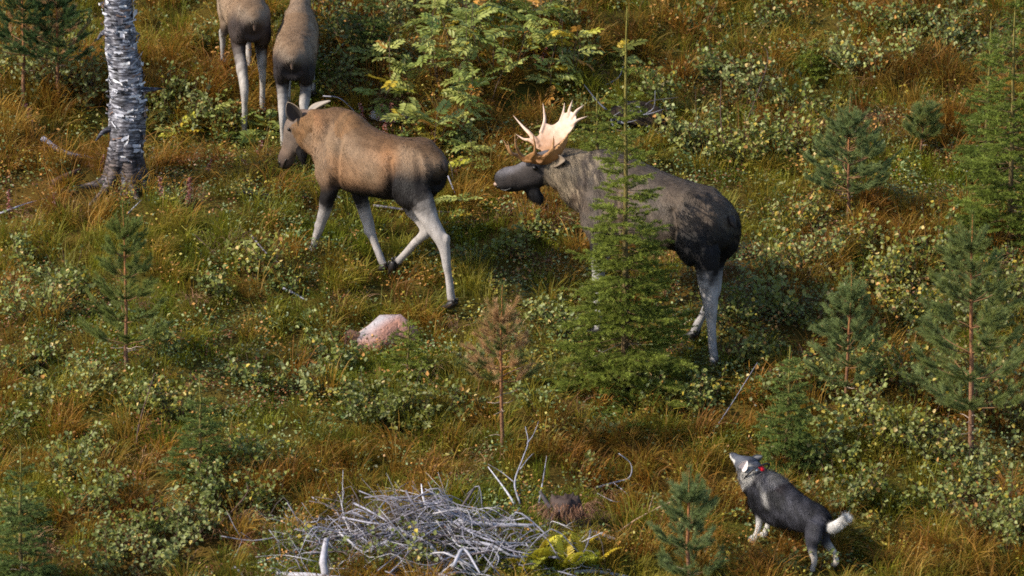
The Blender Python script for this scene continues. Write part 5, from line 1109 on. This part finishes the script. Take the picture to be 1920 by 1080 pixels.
def pile_h(x, y):   # the heap is a low mound
    return np.exp(-((x - PX) / 1.15) ** 2 - ((y - PY) / .75) ** 2) * .38
pc = at(800, 1045); PX, PY = pc[0], pc[1]
for k in range(300):
    u = r.normal(0, 1, 2); x = PX + u[0] * .72 - .08; y = PY + u[1] * .38; 
    if abs(x - PX) > 1.45 or abs(y - PY) > .95: continue
    L = r.uniform(.25, .9); a = r.normal(-.15, .55) + (math.pi if r.random() < .5 else 0); el = r.normal(0, .22); z = float(ground_z(x, y)) + pile_h(x, y) * r.uniform(.25, 1.05) + .02; d = np.array([math.cos(a) * math.cos(el), math.sin(a) * math.cos(el), math.sin(el) + TS * math.sin(a)]) * L / 2; c = np.array([x, y, z])
    si = r.integers(0, 24); o = put_stick(STK[si], c - d, c + d, r.uniform(0, 6.28))
    zone = 'on the crest of' if pile_h(x, y) > .3 and y > PY - .1 else ('on the uphill side of' if y > PY + .2 else ('at the foot of' if y < PY - .25 else ('at the stump end of' if x > PX + .3 else ('at the birch-shrub end of' if x < PX - .4 else 'in the middle of'))))
    tag(o, ' '.join([('long' if L > .6 else 'short'), ['pale grey', 'grey', 'dull grey', 'bleached white', 'brownish'][si % 5], 'dead', ['stick', 'forked stick', 'twiggy stick', 'many-twigged stick'][si % 4], zone, 'the brush pile']), 'stick', 'dead sticks of the brush pile')
def up(px, py, h):
    """the point seen at a photo pixel that hangs h above the ground"""
    d = ray(px, py); t0 = (0 - (CAM[2] - TS * CAM[1])) / (d[2] - TS * d[1]); t = t0 + np.arange(-5.0, 3.0, .01); q = CAM + d * t[:, None]
    return q[np.argmax(q[:, 2] <= ground_z(q[:, 0], q[:, 1]) + h)]
def big(pts, r0, r1, label, c=lin(146, 144, 152), name='dead_branch_wood', twigs=(), cat='branch', group=None, sides=8):
    """a named branch: pts (px, py, height above the ground)"""
    P = np.array([up(*q) if len(q) == 3 else q for q in pts]); S = catmull(P, 5); o0 = P[0]; V, F = limb_tube(S, np.linspace(r0, r1, len(S)) * (1 + .12 * np.random.default_rng(len(USED)).normal(0, 1, len(S))), sides)
    root = empty(name, o0); tag(root, label, cat, group); mesh_np('stem', V - o0, F, M_dead, root, np.tile(c, (len(V), 1)))
    for tw in twigs:
        T = catmull(np.array([up(*q) for q in tw]), 4); V, F = limb_tube(T, np.linspace(r0 * .5, r1 * .5, len(T)), 6); mesh_np('twig', V - o0, F, M_dead, root, np.tile(c * 1.05, (len(V), 1)))
    return root
G = 'dead branches of the brush pile'
big([(712, 985, .12), (760, 1000, .2), (800, 1018, .24), (830, 1050, .22)], .026, .014, 'thick pale branch slanting down across the brush pile', group=G)
big([(610, 1078, .22), (606, 1050, .32), (612, 1012, .36)], .034, .028, 'short stout grey log standing on end in the brush pile', group=G, c=lin(150, 146, 152))
big([(860, 978, .14), (930, 984, .17), (1005, 985, .16)], .024, .016, 'straight pale pole lying level behind the yellow ferns', group=G)
big([(850, 1062, .3), (870, 1030, .36), (900, 1075, .3)], .018, .008, 'bent grey branch arching over the brush pile', group=G)
big([(860, 1015, .22), (920, 1022, .26), (960, 1042, .2), (1000, 1044, .12)], .018, .008, 'forked pale branch running towards the yellow ferns', group=G, twigs=[[(920, 1022, .26), (935, 1045, .2), (930, 1062, .16)]])
big([(1085, 998, .02), (1120, 1000, .06), (1155, 1012, .05)], .022, .018, 'pale cut branch lying downhill of the dark stump', group=G)
big([(520, 1078, .05), (590, 1080, .1), (650, 1085, .1)], .03, .02, 'white bleached log at the foot of the brush pile', c=lin(160, 158, 166), group=G)
big([(1075, 1072, .02), (1120, 1072, .05), (1180, 1082, .03)], .02, .014, 'pale branch lying at the foot of the yellow ferns', group=G)
big([(975, 945, .02), (965, 905, .18), (980, 860, .36), (990, 830, .5), (985, 800, .62)], .009, .003, 'upright forked dead sapling with white twigs beside the dark stump', twigs=[[(965, 905, .18), (940, 885, .24), (915, 870, .3)], [(988, 832, .5), (1000, 815, .56), (1010, 790, .64)], [(975, 880, .3), (990, 860, .33), (1000, 850, .36)]], c=lin(140, 138, 150))
big([(1010, 945, .02), (1018, 900, .16), (1025, 855, .34)], .007, .003, 'single upright white twig beside the dark stump', c=lin(140, 138, 150))
big([(965, 945, .04), (945, 915, .12), (915, 875, .22)], .011, .005, 'pale slanting dead branch uphill of the brush pile', c=lin(170, 168, 178))
big([(800, 955, .1), (793, 930, .2), (790, 908, .28)], .012, .006, 'short white dead twig sticking up from the brush pile crest', c=lin(186, 184, 192))
big([(1115, 915, .05), (1150, 905, .1), (1180, 895, .16), (1183, 870, .28), (1160, 850, .38)], .010, .004, 'curved dead branch hooking upward beside the dark stump', twigs=[[(1150, 905, .1), (1175, 925, .08), (1185, 935, .04)], [(1120, 925, .05), (1150, 940, .08), (1165, 940, .08)]], c=lin(140, 138, 148))
big([(1155, 1000, .02), (1200, 970, .14), (1260, 940, .22), (1325, 918, .3)], .008, .003, 'long thin arching twig reaching from the stump to the stocky pine', twigs=[[(1215, 962, .16), (1220, 945, .2), (1225, 928, .26)]], c=lin(170, 140, 116))
# the stump
sp = at(1062, 985); stump = empty('stump', sp); tag(stump, 'dark rotten stump with straw hanging down its front, above the yellow ferns', 'stump')
a = np.linspace(0, 2 * math.pi, 26, endpoint=False); zz2 = np.linspace(-.1, .26, 8); A, Z = np.meshgrid(a, zz2); rad = .17 - .10 * (Z / .3) + .012 * np.cos(A * 4 + 1) + (vnoise(A * 4, Z * 8, 1, 3) - .5) * .04; V = np.stack([np.cos(A) * rad * 1.25, np.sin(A) * rad, Z + (Z > .2) * (vnoise(A * 3, Z, 1, 6) - .3) * .07], -1).reshape(-1, 3); V = np.vstack([V, [[0, 0, .17]]]); i = np.arange(7)[:, None]; j = np.arange(26)[None]
F = [np.stack([i * 26 + j, i * 26 + (j + 1) % 26, (i + 1) * 26 + (j + 1) % 26, (i + 1) * 26 + j], -1).reshape(-1, 4), np.stack([7 * 26 + np.arange(26), 7 * 26 + (np.arange(26) + 1) % 26, np.full(26, len(V) - 1)], 1)]
mesh_np('wood', V, F, M_dead, stump, np.tile(lin(62, 50, 46), (len(V), 1)), smooth=False)
for q, (x0, y0, x1, y1, h1) in enumerate(((-.05, -.12, -.2, -.2, -.02), (-.14, -.03, -.24, .06, .30))):
    S = catmull([[x0, y0, .16], [(x0 + x1) / 2, (y0 + y1) / 2, .14 + h1 * .3], [x1, y1, h1]], 4); V, F = limb_tube(S, np.linspace(.03, .012, len(S)), 7); mesh_np('root', V, F, M_dead, stump, np.tile(lin(66, 60, 62), (len(V), 1)))
b = Bag(); m = 260; rr2 = np.random.default_rng(9); a = rr2.uniform(math.pi * 1.1, math.pi * 1.95, m); P = np.stack([np.cos(a) * .22, np.sin(a) * .19, rr2.uniform(.1, .24, m)], 1); blades(b, P, a + rr2.normal(0, .3, m), rr2.uniform(1.3, 1.7, m), rr2.uniform(.10, .2, m), rr2.uniform(.002, .0035, m), np.array([lin(150, 112, 88), lin(122, 84, 66), lin(168, 128, 98)])[rr2.integers(0, 3, m)], rr2); tag(b.build('hanging_straw', M_grass, stump), kind='stuff')
# single sticks and logs on the slope
SINGLE = [([(442, 360, .05), (510, 366, .05), (582, 370, .04)], .016, .009, 'straight white stick lying uphill of the lone pine sapling, pointing at the cow'), ([(640, 372, .04), (625, 366, .05), (610, 378, .02)], .012, .008, 'short pale stick under the cow chest'),
    ([(700, 385, .03), (780, 395, .04), (860, 398, .03)], .012, .008, 'grey branch lying behind the cow legs'), ([(470, 440, .12), (500, 475, .12), (535, 502, .03)], .009, .005, 'thin grey branch leaning in the grass beside the cow front leg'), ([(530, 540, .04), (552, 550, .03), (572, 562, .02)], .012, .008, 'short bleached stick lying in grass downhill of the cow front leg'),
    ([(365, 440, .1), (395, 468, .1), (415, 485, .05)], .007, .004, 'thin brown twig leaning beside the lone pine sapling'), ([(606, 180, .2), (640, 186, .22), (680, 225, .05)], .007, .004, 'arching white twig just uphill of the cow hump'), ([(80, 260, .12), (120, 285, .09), (185, 300, .03)], .030, .018, 'crooked lichen-grey branch lying by the birch foot'),
    ([(100, 345, .03), (125, 330, .07), (150, 318, .04)], .045, .02, 'dark weathered root wood by the birch foot'), ([(700, 215, .02), (735, 222, .05), (775, 212, .05)], .05, .04, 'grey rotten log lying in shade uphill of the cow back'), ([(840, 330, .2), (850, 355, .12), (860, 380, .02)], .008, .004, 'pale twig leaning between the cow rump and the bull'),
    ([(825, 290, .35), (845, 310, .2), (850, 350, .05)], .006, .003, 'thin white twig standing behind the cow rump'), ([(240, 400, .03), (255, 385, .05), (265, 375, .05)], .008, .004, 'small white stick by the tip of the lone pine sapling'), ([(0, 400, .08), (40, 385, .1), (90, 370, .04)], .010, .005, 'grey fallen stick downhill of the birch trunk'),
    ([(405, 990, .02), (460, 930, .32), (462, 905, .42)], .007, .003, 'leafless reddish birch sapling standing beside the brush pile'), ([(255, 845, .02), (262, 790, .22), (290, 700, .62)], .009, .004, 'bare dark sapling stem rising out of the birch leaves'), ([(1370, 320, .02), (1352, 230, .42), (1352, 150, .8)], .009, .003, 'bare dark sapling stem standing in the upper shrubs'),
    ([(440, 1062, .08), (455, 1080, .03), (440, 1085, .02)], .01, .006, 'small bleached splinter downhill of the leafless sapling'), ([(920, 715, .05), (975, 690, .25), (1010, 680, .3)], .006, .003, 'thin twig crossing behind the browning pine'), ([(1330, 820, .02), (1370, 760, .2), (1420, 680, .45)], .005, .003, 'long thin stalk leaning uphill of the dog'), ([(1380, 280, .25), (1440, 110, .4), (1400, 75, .6)], .005, .003, 'long thin reddish stalk on the upper slope')]
for pts, r0, r1, lb in SINGLE: big(pts, r0, r1, lb, c=WOOD[len(lb) % 5] if 'dark' not in lb and 'brown' not in lb and 'reddish' not in lb else lin(84, 64, 56), group='loose sticks on the slope', cat='branch' if 'log' not in lb else 'log')
# dark heap of roots behind the antlers
hp0 = at(1195, 245); heap = empty('root_plate', hp0); tag(heap, 'dark upturned root plate with bluish dead roots on the upper slope', 'root plate')
V, F = rock_mesh((.30, .18, .17), 23, 6); V = V * (1 + .25 * (vnoise(V[:, 0] * 8, V[:, 2] * 8, 1, 2) - .5))[:, None]; mesh_np('soil', V + [0, 0, .14], F, M_ground, heap, np.tile(lin(46, 38, 32), (len(V), 1)), smooth=False)
rr3 = np.random.default_rng(19)
for q in range(16):
    p0 = rr3.normal(0, 1, 3) * [.2, .08, .08] + [0, -.14, .18]; d = rr3.normal(0, 1, 3) * [.24, .12, .12] + [0, -.1, .04]; S = catmull([p0, p0 + d * .5 + rr3.normal(0, .04, 3), p0 + d], 4); V, F = limb_tube(S, np.linspace(.009, .003, len(S)), 6); mesh_np('root', V, F, M_dead, heap, np.tile([lin(96, 97, 106), lin(112, 112, 120), lin(64, 58, 60)][q % 3], (len(V), 1)))
big([(1135, 160, .05), (1160, 145, .12), (1168, 125, .2)], .008, .004, 'bluish dead stick uphill of the dark root plate', c=lin(112, 114, 124), group='loose sticks on the slope')
